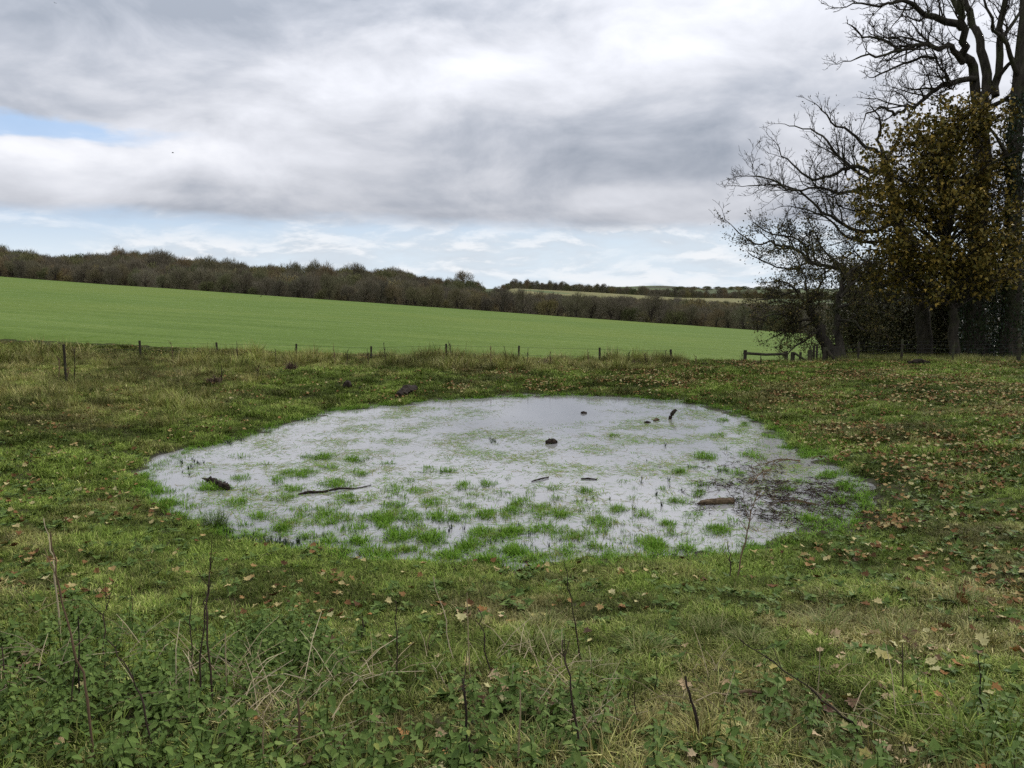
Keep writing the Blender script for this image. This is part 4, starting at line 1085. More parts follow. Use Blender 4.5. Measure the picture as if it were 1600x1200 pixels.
# debris in the mud
TW = []
for i in range(4):
    tb = Tubes(); q = random.Random(950 + i)
    for _ in range(6):
        a = q.uniform(0, 6.28); l = q.uniform(0.06, 0.22); o = Vector((q.uniform(-.12, .12), q.uniform(-.12, .12), 0.006)); d_ = Vector((math.cos(a), math.sin(a), q.uniform(0, .25)))
        tb.add([o, o + d_ * l * .5 + Vector((0, 0, .01)), o + d_ * l], [0.005, 0.004, 0.002], 3)
    me = tb.mesh('twig_litter', (0, 0, 0), False); me.materials.append(MATS['stem_dark']); TW.append(me)
TWL = library('twig_litter', TW)
n = 520; x = MUD[0] - 0.15 + r_.normal(0, 0.75, n); y = MUD[1] + r_.normal(0, 1.0, n); z = np.maximum(H(x, y), 0.0)
k = (z < 0.05) & (pond_sd(x, y) < 0.3); x, y, z = x[k], y[k], z[k]
scatter('mud_debris', np.stack([x, y, z], -1), TWL, 'dark twigs and rotting bits lying in the muddy shallows', 'debris', r_.uniform(0.5, 1.2, len(x)), None, 0.1, seed=18)

# ------------------------------------------------------------------ fallen leaves
def curled(seed, base):
    v, f = lobed_leaf(0.12); q = np.random.default_rng(seed); v = np.array(v)
    v[:, 2] += 0.35 * q.uniform(0.3, 1) * v[:, 0] ** 2 + 0.25 * q.uniform(-1, 1) * (v[:, 1] - 0.4) ** 2 + q.normal(0, 0.03, len(v)); v[:, 1] -= 0.4
    return v, f
LEAFMESH = {}
for mname in ('litter', 'leaf_yellow', 'leaf_orange', 'leaf_tan', 'leaf_brown'):
    L_ = []
    for i in range(4):
        v, f = curled(60 + i, 0)
        me = mesh_np('leaf', v, f, {'tone': np.full(len(v), 0.1 * i)}); me.materials.append(MATS[mname]); L_.append(me)
    LEAFMESH[mname] = L_
LITTER = library('litter', LEAFMESH['litter'])
def leaf_density(x, y):
    u = x / np.maximum(y, 1.0)
    right = ss(x, 3.0, 7.5) * ss(y, 7, 12) ; back = ss(y, 20, 23) * ss(u, -0.25, 0.15) * 0.7
    rightnear = ss(x, 2.0, 4.5) * 0.5
    return np.clip(0.16 + right + 0.6 * back + rightnear * 0.6, 0, 1) * (0.15 + 1.7 * ss(fbm(x / 0.9, y / 0.9, 131, 4), 0.44, 0.66))
x, y = fan_points(1.9, 31.5, 115, 1.5, 0.70); z = H(x, y); k = (z > 0.02) & (r_.random(len(x)) < leaf_density(x, y)); x, y, z = x[k], y[k], z[k]
dist = np.hypot(x, y); px, py = pix(x, y, z)
seen = (px > -40) & (px < 1640) & (py < 1230) & (py > 540)
order = np.argsort(np.where(seen, dist, 1e9)); big = order[:220]; rest = order[220:]
lz = lambda x_, y_, z_: z_ + 0.045 + 0.0015 * y_
rot = np.stack([r_.normal(0, 0.35, len(x)), r_.normal(0, 0.35, len(x)), r_.uniform(0, 6.28, len(x))], -1)
scatter('leaf_litter', np.stack([x, y, lz(x, y, z)], -1)[rest], LITTER, 'brown and yellow fallen leaves strewn over the right-hand bank', 'leaves', r_.uniform(0.035, 0.085, len(x))[rest], None, rot=rot[rest], seed=19)
LCOL = [('leaf_yellow', 'yellow', .34), ('leaf_tan', 'pale tan', .36), ('leaf_orange', 'orange-brown', .10), ('leaf_brown', 'dark brown', .20)]
for i in big:
    mname, cname, _ = LCOL[int(r_.choice(4, p=[c[2] for c in LCOL]))]
    where = 'in the near turf before the pond' if (y[i] < 8.4 and x[i] < 2.6) else 'on the bank to the right of the pond'
    lab = '%s fallen leaf lying %s' % (cname, where)
    o = link('fallen_leaf', LEAFMESH[mname][int(r_.integers(0, 4))], None, None, (x[i], y[i], z[i] + 0.05)); s0 = r_.uniform(0.04, 0.088); o.scale = (s0, s0, s0)
    o.rotation_euler = rot[i]; tag(o, lab, 'leaf', lab)

# ------------------------------------------------------------------ nettles
def nettle_spec(seed):
    q = random.Random(seed); h = q.uniform(0.18, 0.33); lean = Vector((q.uniform(-.25, .25), q.uniform(-.25, .25), 1)).normalized()
    nodes = []; k = q.randint(5, 7); tb = Tubes(); P = [Vector((0, 0, -0.03)) + lean * (h * i / 5) + Vector((q.gauss(0, .004), q.gauss(0, .004), 0)) for i in range(6)]
    tb.add(P, [0.0035 - 0.0004 * i for i in range(6)], 4); lv = []
    for i in range(k):
        t = 0.25 + 0.75 * i / (k - 1); c = P[0].lerp(P[-1], t); a0 = (i % 2) * math.pi / 2 + q.uniform(-.3, .3)
        for sgn in (0, math.pi):
            lv.append((c, a0 + sgn + q.uniform(-.2, .2), q.uniform(-0.55, 0.15), (0.068 - 0.040 * t ** 2) * q.uniform(0.85, 1.2)))
    return tb.mesh('stem'), lv
SPECS = [nettle_spec(1000 + i) for i in range(6)]
NLEAF = []
for i in range(5):
    me = mesh_np('leaf', NETTLE_LEAF[0], NETTLE_LEAF[1], {'tone': np.full(11, [0.05, 0.35, 0.6, 0.8, 0.97][i])}); me.materials.append(MATS['nettle']); NLEAF.append(me)
NFULL = []; NFOL = []
for i, (sm, lv) in enumerate(SPECS):
    sm.materials.append(MATS['nettle'])
    pos = np.array([tuple(c) for c, *_ in lv]); q = np.random.default_rng(i)
    v, f = stamp(*NETTLE_LEAF, pos, rot_from(np.array([l[1] for l in lv]) - np.pi / 2, np.array([l[2] for l in lv]), q.normal(0, .2, len(lv))), np.array([l[3] for l in lv]))
    tn = np.repeat(np.clip(q.normal(0.45, 0.25, len(lv)), 0, 0.93), 11)
    me = mesh_np('foliage', v, f, {'tone': tn}); me.materials.append(MATS['nettle']); NFOL.append(me)
    sv = np.array([tuple(a.co) for a in sm.vertices]); sf = []
    for p_ in sm.polygons:
        a = list(p_.vertices); sf.append(a[:3]); sf.append([a[0], a[2], a[3]])
    me2 = mesh_np('nettle', np.concatenate([v, sv]), np.concatenate([f, np.array(sf) + len(v)]), {'tone': np.concatenate([tn, np.full(len(sv), 0.2)])}); me2.materials.append(MATS['nettle']); NFULL.append(me2)
NLIB = library('nettle', NFULL)
x, y = fan_points(1.9, 6.6, 125, 1.4, 0.70); z = H(x, y); px, py = pix(x, y, z)
k = r_.random(len(x)) < nettle_density(px, np.minimum(py, 1200)) * (0.35 + 1.2 * ss(fbm(x / 0.45, y / 0.45, 141, 2), 0.35, 0.6)); x, y, z, px, py = x[k], y[k], z[k], px[k], py[k]
vis = (px > -60) & (px < 1660) & (py > 960) & (py < 1290); order = np.argsort(np.where(vis, np.hypot(x, y), 99))
nv = int(vis.sum()); first = order[:min(60, nv)]; second = order[min(60, nv):min(250, nv)]; rest = order[min(250, nv):]
NL1 = 'leafy green nettle with toothed leaves in the thick patch beside the dead stalks'; NL2 = 'small green nettle growing among grass away from the thick patch'
for j, i in enumerate(np.concatenate([first, second])):
    k = int(r_.integers(0, 6)); lab = NL1 if px[i] < 560 else NL2
    e = empty('nettle', (x[i], y[i], z[i]), lab, 'nettle', lab); s0 = r_.uniform(0.55, 1.3); e.scale = (s0, s0, s0); e.rotation_euler = (r_.normal(0, .1), r_.normal(0, .1), r_.uniform(0, 6.28))
    link('stem', SPECS[k][0], None, e)
    if j < len(first):
        for (c, yaw, pit, sz) in SPECS[k][1]:
            o = link('leaf', NLEAF[int(r_.choice(5, p=[.26, .26, .22, .19, .07]))], None, e, c); o.rotation_euler = (pit, r_.normal(0, .2), yaw - math.pi / 2); o.scale = (sz, sz, sz)
    else: link('foliage', NFOL[k], None, e)
scatter('nettle_patch', np.stack([x, y, z], -1)[rest], NLIB, 'low green nettles spreading through the foreground grass', 'nettles', r_.uniform(0.7, 1.2, len(rest)), None, 0.1, seed=20)

# ------------------------------------------------------------------ dead stalks
def stalk(pts, r0, mname, lab, twigs=0, name='dead_stalk', tipknob=False, group=None):
    base = G(*pts[0]); Yb = base.y
    P = [Vector((base.x, base.y, base.z - 0.05))] + [at(px, py, Yb + 0.06 * (i + 1)) for i, (px, py) in enumerate(pts[1:])]
    q = random.Random(int(pts[0][0] * 7 + pts[0][1])); Q = []
    for i in range(len(P) - 1):
        for k in range(4): Q.append(P[i].lerp(P[i + 1], k / 4) + (Vector((q.gauss(0, .006), q.gauss(0, .006), 0)) if i + k else Vector()))
    Q.append(P[-1]); n = len(Q)
    rad = [r0 * (1 - 0.55 * i / (n - 1)) * (1.25 if i % 4 == 0 else 1) for i in range(n)]
    tb = Tubes(); tb.add(Q, rad, 5)
    o = link(name, tb.mesh(name, base), MATS[mname], None, base); tag(o, lab, 'stalk', group)
    for k in range(twigs):
        i = q.randint(n // 2, n - 2); d = Vector((q.uniform(-1, 1), q.uniform(-1, 1), q.uniform(.4, 1.4))).normalized(); L = q.uniform(.05, .16)
        t2 = Tubes(); t2.add([Q[i], Q[i] + d * L * .5, Q[i] + d * L + Vector((0, 0, .02))], [r0 * .5, r0 * .4, r0 * .25], 3)
        link('side_twig', t2.mesh('side_twig', base), MATS[mname], o)
    return o
S = [([(150,1196),(135,1095),(115,1011),(94,920),(79,832)], .0065, 'stem_brown', 'tallest brown dead stalk leaning out of the nettles', 4),
 ([(122,1120),(122,962)], .006, 'stem_dark', 'straight black dead stalk close by the tallest brown stalk', 1),
 ([(116,1125),(113,1000)], .005, 'stem_dark', 'shorter black stalk behind the straight black one', 0),
 ([(96,1010),(86,899),(81,860),(68,810)], .0065, 'stem_straw', 'pale straw stalk bent at the top near the tallest brown stalk', 0),
 ([(330,1120),(324,960),(325,918),(328,872)], .006, 'stem_dark', 'black dead stalk ending in brown side twigs among nettles', 7),
 ([(306,1122),(314,1040),(320,955),(321,925)], .0055, 'stem_dark', 'black stalk leaning against its taller neighbour', 2),
 ([(299,1080),(300,930)], .005, 'stem_dark', 'thin upright black stalk left bare of twigs', 0),
 ([(247,1199),(224,1102),(203,1046),(168,1000)], .005, 'stem_dark', 'long dark stalk leaning strongly over the nettles', 3),
 ([(355,1120),(352,990)], .006, 'stem_straw', 'pale broken straw stalk beside the black stalks', 1),
 ([(371,1015),(367,934)], .004, 'stem_brown', 'thin brown seed stalk with small knob', 3),
 ([(206,990),(205,915)], .004, 'stem_brown', 'thin brown stalk standing alone behind the nettles', 2),
 ([(162,1050),(163,960),(174,925)], .005, 'stem_dark', 'dark stalk with curled twigs on top', 6),
 ([(4,1100),(3,1010)], .006, 'stem_dark', 'short black stalk in the nettles beside crossed straw', 0),
 ([(415,1199),(411,1110)], .006, 'stem_straw', 'stiff pale stalk at the front of the dry grass', 0),
 ([(466,1185),(465,1090)], .010, 'stem_brown', 'thick brown broken stump of stalk in dry grass', 1),
 ([(622,1075),(619,1000),(618,938)], .005, 'stem_dark', 'straight dark stalk beside a bundle of dry grass', 1),
 ([(709,1040),(697,969),(677,900)], .0045, 'stem_straw', 'curved straw stalk leaning back toward the pond', 0),
 ([(736,1075),(733,1000),(730,926)], .0045, 'stem_straw', 'upright straw stalk with a leaf-like tip', 1),
 ([(769,1058),(758,1000),(747,950)], .005, 'stem_dark', 'dark leaning stalk beside the upright straw stalk', 1),
 ([(912,1050),(900,975),(890,920),(881,872)], .0045, 'stem_dark', 'long thin dark stalk rising across the pond edge', 2),
 ([(913,1198),(897,1116),(884,1037),(879,1000)], .006, 'stem_dark', 'dark slender stalk with reddish base in front of a tussock', 3),
 ([(737,1198),(725,1081),(722,1060)], .007, 'stem_dark', 'stout dark stalk rising from the front nettles', 1),
 ([(812,1199),(813,1078)], .006, 'stem_straw', 'pale upright stalk in the front nettles', 0),
 ([(797,1095),(802,1037)], .006, 'stem_straw', 'short pale stalk behind the front nettles', 0),
 ([(710,1090),(686,1050)], .006, 'stem_straw', 'short pale straw lying aslant on nettles', 0),
 ([(1103,1168),(1087,1110),(1071,1056)], .010, 'stem_dark', 'thick dark stick stuck slanting in the grass', 0),
 ([(1377,1185),(1330,1130),(1272,1082),(1210,1035),(1154,997)], .005, 'stem_dark', 'very long thin bramble stem slanting low over the grass', 4),
 ([(1539,1135),(1533,1075),(1528,1021)], .005, 'stem_dark', 'dark upright stalk beside large tan leaf', 1),
 ([(1419,1088),(1410,1005)], .005, 'stem_dark', 'slim dark stalk standing among tufts', 1),
 ([(1278,1120),(1281,1012)], .0035, 'stem_straw', 'slim straw stalk crossing the long bramble stem', 0),
 ([(984,1140),(981,1080)], .005, 'stem_dark', 'dark stalk paired with a bent one in low nettles', 0),
 ([(997,1140),(991,1082)], .005, 'stem_dark', 'bent dark stalk paired with a straight one', 0),
 ([(906,1045),(901,985)], .004, 'stem_brown', 'short brown stalk beside the long thin dark one', 0),
 ([(1027,1085),(1026,1025)], .004, 'stem_dark', 'short thin dark stalk above low nettles', 0),
 ([(1025,1199),(1018,1130)], .005, 'stem_dark', 'short dark stalk at the foot of low nettles', 0),
 ([(1085,1199),(1075,1160)], .006, 'stem_straw', 'short pale straw pointing up near the thick dark stick', 0),
 ([(1150,905),(1162,860),(1174,800),(1184,768)], .009, 'stem_brown', 'tall slender sapling stem standing at the pond edge', 8),
 ([(1143,908),(1141,880),(1139,852)], .008, 'stem_dark', 'short dark stem beside the sapling at pond edge', 2),
 ([(1700-380,1180),(1345,1120)], .004, 'stem_brown', 'low brown twig under the slanting bramble stem', 2),
 ([(560,1010),(572,970)], .004, 'stem_dark', 'small dark seed head on a bent stalk', 5),
 ([(663,1035),(672,990)], .004, 'stem_brown', 'small brown stalk behind the curved straw stalk', 3)]
for pts, r0, mname, lab, tw in S: stalk(pts, r0, mname, lab, tw)
# loose straws lying in the dry patch
STRAW = []
for i in range(4):
    tb = Tubes(); q = random.Random(1100 + i)
    for _ in range(5):
        a = q.uniform(0, 6.28); l = q.uniform(.15, .42); o = Vector((q.uniform(-.15, .15), q.uniform(-.15, .15), q.uniform(.02, .14))); d_ = Vector((math.cos(a), math.sin(a), q.uniform(-.15, .9))).normalized()
        tb.add([o, o + d_ * l * .5 + Vector((0, 0, .03)), o + d_ * l], [.0028, .0024, .0014], 3)
    me = tb.mesh('dry_straw', (0, 0, 0), False); me.materials.append(MATS['stem_straw']); STRAW.append(me)
pp = []
for (cx_, cy0, rx_, ry_, n) in [(400, 1090, 50, 60, 11), (250, 1060, 90, 50, 7), (450, 1150, 40, 50, 8), (560, 1070, 45, 30, 10), (800, 1060, 90, 30, 10), (1250, 1120, 200, 50, 5), (40, 1060, 60, 70, 8), (1500, 1140, 80, 40, 4), (1000, 1140, 150, 40, 5)]:
    for _ in range(n):
        p = G(cx_ + r_.normal(0, rx_ * .6), min(1215, cy0 + r_.normal(0, ry_ * .6))); pp.append(tuple(p))
scatter('dry_straw', np.array(pp), library('dry_straw', STRAW), 'dry pale straws tangled among the nettles', 'straw', r_.uniform(0.6, 1.1, len(pp)), None, 0.2, seed=21)

# dead weed stalks along the far rim
RIM = [(103, 598, 575), (345, 600, 572), (400, 598, 572), (523, 560, 541), (603, 560, 535), (704, 562, 536), (765, 563, 540), (791, 562, 541), (822, 562, 543), (920, 565, 546), (980, 566, 550), (1010, 566, 552), (1085, 568, 556), (540, 560, 547), (575, 560, 545), (270, 556, 535), (370, 556, 536), (115, 600, 545), (90, 598, 560), (430, 560, 545), (655, 562, 548), (860, 564, 550), (1158, 570, 555), (1190, 570, 558)]
for i, (px, yb, yt) in enumerate(RIM):
    Yb = 27.2 if yb < 580 else G(px, yb).y
    b_ = at(px, yb, Yb); b_.z = gz(b_.x, b_.y) - 0.05; tp_ = at(px + r_.uniform(-4, 4), yt, Yb); tb = Tubes(); tb.add([b_, b_.lerp(tp_, .5) + Vector((.02, 0, 0)), tp_], [.014, .012, .007], 4)
    q = random.Random(i)
    o = link('dock_stalk', tb.mesh('dock_stalk', b_), MATS['stem_dark' if i % 3 else 'stem_brown'], None, b_)
    tag(o, 'thin dead weed stalk standing in the rough grass by the field', 'stalk', 'dead weed stalks along the far bank')
    for k in range(5):
        s0 = b_.lerp(tp_, q.uniform(.45, .95)); d = Vector((q.uniform(-1, 1), q.uniform(-1, 1), q.uniform(.8, 2))).normalized(); L = q.uniform(.06, .2); t2 = Tubes(); t2.add([s0, s0 + d * L], [.009, .005], 3)
        link('seed_twig', t2.mesh('seed_twig', b_), o.data.materials[0], o)
# low dead weed clumps on the rim
for (px, py, w, h, lab) in [(855, 562, .75, .26, 'low dark brown dead weed clump on the rim, wide and flat'), (993, 564, .40, .30, 'rounded reddish-brown dead weed clump beside a fence post'), (1180, 571, .5, .2, 'small brown weed clump beneath the wooden rail'), (1100, 568, .8, .18, 'low scruffy weed clump between rail and fence post'), (335, 600, .5, .3, 'brown withered weed clump in the rough grass'), (455, 578, .4, .35, 'brown withered dock clump at the end of rough grass')]:
    Yb = 27.4 if py < 580 and px > 460 else G(px, py).y
    p = at(px, py, Yb); b_ = Vector((p.x, p.y, gz(p.x, p.y))); q = np.random.default_rng(px); n = 260
    a = q.uniform(0, 6.28, n); rr = np.sqrt(q.random(n)) * w * .5; hh_ = h * (1 - (rr / (w * .5)) ** 2 * .7) * q.uniform(.3, 1, n)
    v0 = np.stack([rr * np.cos(a), rr * np.sin(a), hh_ * .2], -1); dr = np.stack([q.normal(0, .4, n), q.normal(0, .4, n), np.ones(n)], -1) * hh_[:, None] * .9; sd_ = q.normal(0, .012, (n, 3))
    v = np.stack([v0 - sd_, v0 + sd_, v0 + dr], 1).reshape(-1, 3)
    o = link('weed_clump', mesh_np('weed_clump', v, np.arange(3 * n).reshape(-1, 3), {'tone': np.repeat(q.random(n), 3)}), MATS['weed'], None, b_); tag(o, lab, 'weeds')

# grass tussocks one can pick out
for i, (px, py, s0, dr, lab) in enumerate([(835, 1020, 1.0, .45, 'dense pale-green tussock in front of the pond, beside dark stalk'), (850, 985, .9, .5, 'smaller pale tussock behind a dense one'), (1290, 990, 1.0, .4, 'spiky tussock behind the long bramble stem'), (1505, 945, 1.0, .65, 'brownish round tussock surrounded by fallen leaves'),
        (1395, 1000, .9, .45, 'low spreading tussock between two slim stalks'), (930, 1060, .8, .6, 'straw-tipped tussock at the edge of the nettles'), (1010, 1020, .8, .35, 'green tussock near low nettles'), (336, 824, 1.05, .12, 'dark round rush tussock standing in the pond margin'), (1170, 1010, .8, .45, 'tussock beneath the tip of the long bramble stem'), (1110, 990, .7, .5, 'small tussock with brown leaves around it')]):
    p = G(px, py); k = 75
    me = blade_tuft('grass_tussock', 170 if i != 7 else 260, .13, .12, .30, .0048, .75 if i != 7 else .55, 1200 + i, MATS['tussock' if i != 7 else 'rush'] if 'tussock' in MATS else GR)
    o = link('grass_tussock', me, None, None, p); o.scale = (s0,) * 3; tag(o, lab, 'tussock')

# ------------------------------------------------------------------ logs, sticks and stones
def piece(name, pts, rad, mname, lab, cat, seed, sides=9, jit=.14, base=None):
    P = [Vector(p) for p in pts]; b_ = P[0] if base is None else base
    tb = rough_tube(P, rad, sides, jit, seed); o = link(name, tb.mesh(name, b_, False), MATS[mname], None, b_); return tag(o, lab, cat)
def wp(px, py, z=0.0):
    x_, y_ = onwater(px, py); return Vector((x_, y_, z))
piece('log', [wp(1096, 788, .015), wp(1120, 787, .03), wp(1146, 786, .03)], [.045, .05, .045], 'log_wood', 'short brown sawn log floating in the pond', 'log', 1, 10, .10)
o = piece('branch_stump', [at(1045, 656, wp(1048, 655).y) + Vector((0, 0, -.1)), at(1048, 650, wp(1048, 655).y), at(1052, 644, wp(1048, 655).y), at(1057, 640, wp(1048, 655).y)], [.035, .042, .045, .03], 'wet_wood', 'dark broken branch sticking up out of the pond', 'branch', 2)
piece('stone', [wp(853, 693, .0), wp(861, 693, .03), wp(869, 692, .01)], [.05, .075, .045], 'wet_wood', 'dark rounded lump standing out of open water in mid pond', 'stone', 3, 9, .2)
piece('floating_wood', [wp(908, 646, .01), wp(912, 646, .015), wp(917, 646, .01)], [.03, .045, .02], 'wet_wood', 'small black piece of wood in the clear far water', 'wood', 4)
piece('floating_wood', [wp(1007, 661, .0), wp(1011, 661, .01), wp(1016, 660, .0)], [.03, .04, .02], 'wet_wood', 'flat black wood scrap left of the broken branch', 'wood', 5)
piece('floating_wood', [wp(1022, 658, .0), wp(1026, 657, .02), wp(1030, 657, .0)], [.03, .045, .025], 'log_wood', 'brownish wood scrap close beside the broken branch', 'wood', 6)
piece('rotten_log', [wp(324, 754, .04), wp(332, 756, .06), wp(342, 760, .05), wp(352, 765, .06), wp(359, 766, .03)], [.025, .05, .042, .055, .022], 'wet_wood', 'dark rotten log on a grass tuft in the pond', 'log', 7, 8, .34)
piece('sunken_branch', [wp(466, 773, .0), wp(482, 771, .02), wp(505, 770, .015), wp(530, 766, .03), wp(555, 764, .005), wp(580, 759, .01)], [.02, .024, .016, .018, .010, .006], 'wet_wood', 'long thin dark branch lying among pond grass', 'branch', 8)
piece('floating_stick', [wp(831, 753, .01), wp(845, 750, .02), wp(857, 747, .015)], [.010, .015, .012], 'wet_wood', 'thin slanting stick floating in the pond', 'stick', 9, 5)
piece('floating_stick', [wp(908, 749, .01), wp(920, 749, .015), wp(933, 750, .01)], [.012, .016, .008], 'wet_wood', 'thin level stick floating in the pond', 'stick', 10, 5)
g1 = G(622, 622); g2 = G(648, 612)
piece('bank_log', [g1 + Vector((0, 0, .05)), g1.lerp(g2, .5) + Vector((0, 0, .12)), g2 + Vector((0, 0, .08))], [.11, .13, .10], 'wet_wood', 'black rotting log lying on the bank above the far shore', 'log', 11, 9, .22)
g1 = G(536, 609); g2 = G(549, 608)
piece('earth_clod', [g1 + Vector((0, 0, .03)), g1.lerp(g2, .5) + Vector((0, 0, .09)), g2 + Vector((0, 0, .03))], [.07, .15, .07], 'wet_wood', 'dark clod of earth on the grass near the black log', 'clod', 12, 9, .25)
g1 = G(560, 609); piece('earth_clod', [g1, g1 + Vector((.06, 0, .04)), g1 + Vector((.13, 0, 0))], [.03, .06, .03], 'wet_wood', 'tiny dark clod beside the larger earth clod', 'clod', 13)
g1 = G(1418, 571.5); g2 = G(1452, 571.5)
piece('fallen_log', [g1 + Vector((0, 0, .1)), g1.lerp(g2, .5) + Vector((0, 0, .16)), g2 + Vector((0, 0, .08))], [.06, .09, .06], 'wet_wood', 'black log lying at the foot of the netting fence', 'log', 14, 9, .22)
g1 = wp(1270, 842, .0); piece('mud_clod', [g1, g1 + Vector((.12, 0, .04)), g1 + Vector((.26, .02, 0))], [.03, .06, .03], 'ground', 'low turf clod in the muddy corner of the pond', 'clod', 15)
# washed-up twiggy branches in the shallows
def brushwood(px0, py0, px1, py1, seed, lab, n=26):
    a = wp(px0, py0, .03); b = wp(px1, py1, .05); T = TreeB(seed, .004, .05, .3)
    T.limb([a, a.lerp(b, .5) + Vector((0, 0, .06)), b], .016, .006, 5, 2, 9, .35, .05, .5)
    e = empty('dead_branch', a, lab, 'branch'); tb = T.twig; tb.v += []; 
    off = len(tb.v)
    link('twigs', tb.mesh('twigs', a, False), MATS['stem_brown'], e)
    if T.wood.v: link('stem', T.wood.mesh('stem', a), MATS['stem_dark'], e)
brushwood(1250, 722, 1182, 732, 31, 'dark twiggy branch lying at the muddy end of the pond, upper one')
brushwood(1205, 735, 1175, 760, 32, 'reddish twiggy branch half sunk beside the upper dark one')
brushwood(1275, 792, 1212, 792, 33, 'brown twiggy branch half sunk in the muddy shallows')
brushwood(1385, 826, 1335, 815, 34, 'dark brush lying across the mud at the pond corner')
brushwood(1298, 723, 1268, 720, 35, 'thin dark twig on the grass above the mud')
g1 = G(1130, 1104); g2 = G(1205, 1102); piece('dead_stick', [g1 + Vector((0, 0, .07)), g1.lerp(g2, .5) + Vector((0, 0, .09)), g2 + Vector((0, 0, .07))], [.008, .009, .006], 'stem_brown', 'light brown stick lying level in the grass', 'stick', 16, 5)

# ------------------------------------------------------------------ fences
def post(parent, b_, top, r, square=False, seed=0):
    q = random.Random(seed); tb = rough_tube([b_, b_.lerp(top, .5) + Vector((q.uniform(-.01, .01), q.uniform(-.01, .01), 0)), top], [r, r * .97, r * .92], 8, .05, seed, 3)
    return link('post', tb.mesh('post', parent.location, False), MATS['post_wood'], parent)
def fpost(parent, px, yt, Yp, r, seed, lean=0):
    t = at(px, yt, Yp); b_ = Vector((t.x + lean, Yp, gz(t.x, Yp) - .25)); post(parent, b_, t, r, seed=seed); return b_, t
def wire(parent, pts, r=.0035):
    tb = Tubes(); tb.add(pts, [r] * len(pts), 4); return link('wire', tb.mesh('wire', parent.location, False), MATS['wire'], parent)
F1 = empty('field_fence', at(640, 562, 28.6), 'line of weathered posts with thin wires along the green field', 'fence'); F1.location.z = 0
tops = []
for i, (px, yt, Yp, r) in enumerate([(-30, 532, 30.0, .055), (218, 537, 29.6, .06), (338, 539, 29.4, .055), (463, 540, 29.2, .05), (580, 543, 29.0, .05), (697, 542, 28.8, .05), (811, 544, 28.7, .05), (937, 546, 28.6, .055), (1048, 548, 28.5, .06)]):
    tops.append(fpost(F1, px, yt - 2 - (i * 7 % 4), Yp, r * .78, 400 + i, .03 * ((i % 3) - 1))[1])
for dz in (-.06, -.34): wire(F1, [p + Vector((0, -.06, dz)) for p in tops])
b_ = G(105, 604); F2 = empty('leaning_stake', b_, 'tall old stake standing forward of the fence in rough grass', 'stake'); t_ = at(99.5, 538, b_.y); post(F2, b_ + Vector((0, 0, -.3)), t_, .034, seed=420)
# rail barrier
Yr = 28.9; F3 = empty('rail_barrier', at(1196, 570, Yr), 'two short posts joined by one sagging wooden rail', 'barrier')
p1 = fpost(F3, 1164.5, 547, Yr, .07, 430); p2 = fpost(F3, 1228.5, 549, Yr, .075, 431)
tb = rough_tube([at(1166, 552, Yr - .02), at(1196, 554, Yr - .03), at(1227, 553, Yr - .02)], [.05, .046, .05], 8, .06, 432, 4); link('rail', tb.mesh('rail', F3.location, False), MATS['post_wood'], F3)
# braced corner next to the barrier
F4 = empty('braced_posts', at(1250, 570, 29.0), 'group of short posts with slanting brace between rail and hawthorn', 'fence')
for i, (px, yt, r) in enumerate([(1239, 550, .085), (1251, 550, .05), (1266, 547, .09), (1272, 540, .045), (1277, 537, .04)]): fpost(F4, px, yt, 29.0 + .25 * i, r, 440 + i)
tb = rough_tube([at(1241, 551.5, 28.9), at(1250, 557, 28.9), at(1260, 564, 28.9)], [.04, .04, .04], 7, .06, 446, 3); link('brace', tb.mesh('brace', F4.location, False), MATS['post_wood'], F4)
F5 = empty('strainer_post', at(1290, 570, 29.4), 'thick mossy post with plank strut leaning against it before the hawthorn', 'post')
fpost(F5, 1290, 543, 29.4, .10, 450)
tb = rough_tube([at(1292, 546, 29.3), at(1302, 560, 29.2), at(1311, 574, 29.1)], [.055, .055, .06], 6, .05, 451, 3); link('strut', tb.mesh('strut', F5.location, False), MATS['post_wood'], F5)
F6 = empty('netting_fence', at(1450, 572, 29.8), 'wire netting fence on tall thin posts in front of the dark trees', 'fence')
tops = []
for i, (px, yt, Yp, r) in enumerate([(1290, 543, 29.45, .02), (1342, 534, 29.9, .05), (1410, 530, 29.7, .05), (1491, 531, 29.4, .045), (1594, 529, 28.6, .075), (1720, 525, 28.2, .07)]): tops.append(fpost(F6, px, yt, Yp, r, 460 + i)[1])
for j in range(8):
    wire(F6, [Vector((p.x, p.y - .07, p.z - .06 - j * .135)) for p in tops], .0026)
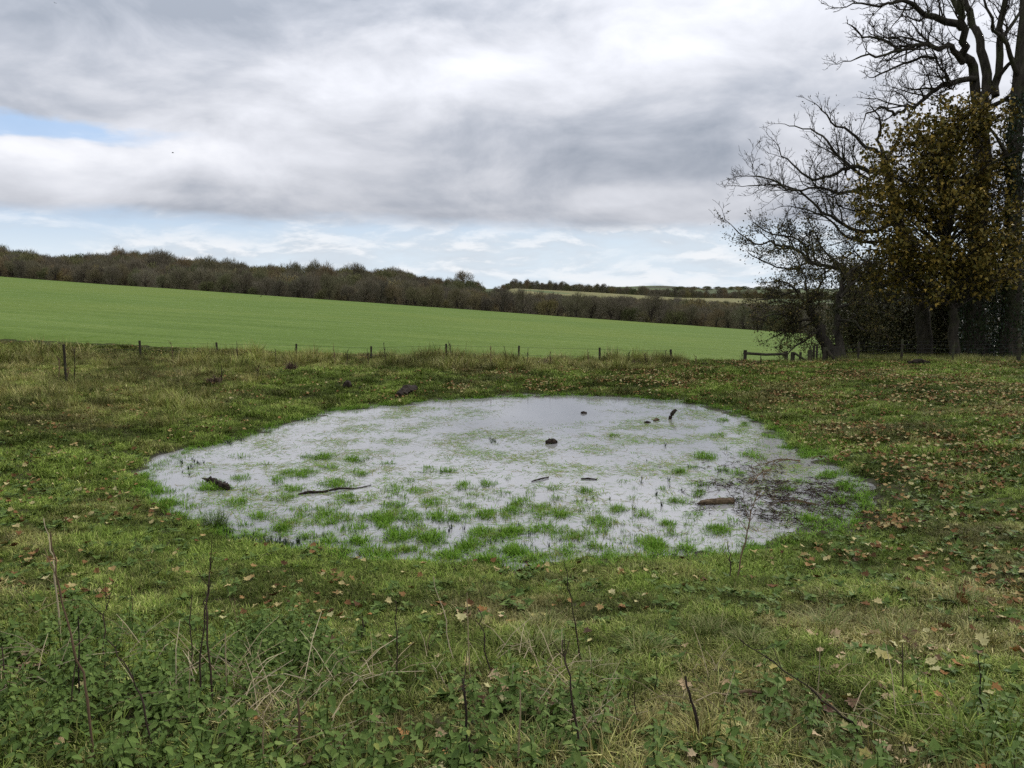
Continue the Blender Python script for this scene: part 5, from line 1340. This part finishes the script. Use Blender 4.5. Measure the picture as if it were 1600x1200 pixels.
for i in range(len(tops) - 1):
    a, b = tops[i], tops[i + 1]; n = int((b - a).length / .16)
    for k in range(1, n):
        p = a.lerp(b, k / n) + Vector((0, -.07, 0)); tb = Tubes(); tb.add([p + Vector((0, 0, -.06)), p + Vector((0, 0, -1.0))], [.0020, .0020], 3); link('wire', tb.mesh('wire', F6.location, False), MATS['wire'], F6)

# ------------------------------------------------------------------ birds
def bird(px, py, Yd, span, lab, flying=True):
    c = at(px, py, Yd); o = empty('bird', c, lab, 'bird'); tb = Tubes(); L = span * .42
    tb.add([Vector((-L * .6, 0, 0)), Vector((-L * .25, 0, .02)), Vector((L * .15, 0, .02)), Vector((L * .45, 0, .05)), Vector((L * .62, 0, .03))], [L * .05, L * .15, L * .17, L * .10, L * .02], 7)
    link('body', tb.mesh('body'), MATS['bird'], o)
    if flying:
        for sg in (-1, 1):
            v = [(L * .25, 0, .03), (-L * .2, 0, .03), (-L * .25, sg * span * .28, span * .16), (L * .2, sg * span * .25, span * .17), (-L * .15, sg * span * .5, span * .06)]
            v += [(a, b, z_ + .012) for a, b, z_ in v]
            f = [(0, 1, 2, 3), (3, 2, 4, 4), (5, 8, 7, 6), (8, 9, 7, 7), (0, 3, 8, 5), (1, 6, 7, 2), (2, 7, 9, 4), (3, 4, 9, 8)]
            me = bpy.data.meshes.new('wing'); me.from_pydata(v, [], [tuple(dict.fromkeys(q)) for q in f]); link('wing', me, MATS['bird'], o)
    else:
        tb = Tubes(); tb.add([Vector((0, 0, 0)), Vector((0, 0, -.2))], [.012, .01], 4); link('leg', tb.mesh('leg'), MATS['bird'], o)
    return o
b_ = bird(270, 239, 120, .65, 'dark bird flying under the gap of blue sky'); b_.rotation_euler = (.2, 0, .5)
bird(86, 5, 160, .6, 'tiny dark bird flying high under the grey cloud').rotation_euler = (.3, 0, 2.4)
Yb = 165; c = at(408, 470, Yb); o = bird(408, 471, Yb, 1.0, 'dark bird standing alone on the green field', False); o.location.z = float(field_plane(np.array([c.x]), np.array([Yb]))[0]) + .22; o.rotation_euler = (0, -.7, 0)
bird(1040, 550, 28.4, .22, 'small dark bird perched on the wire beside the fence post', False).location.z = at(1040, 549, 28.4).z
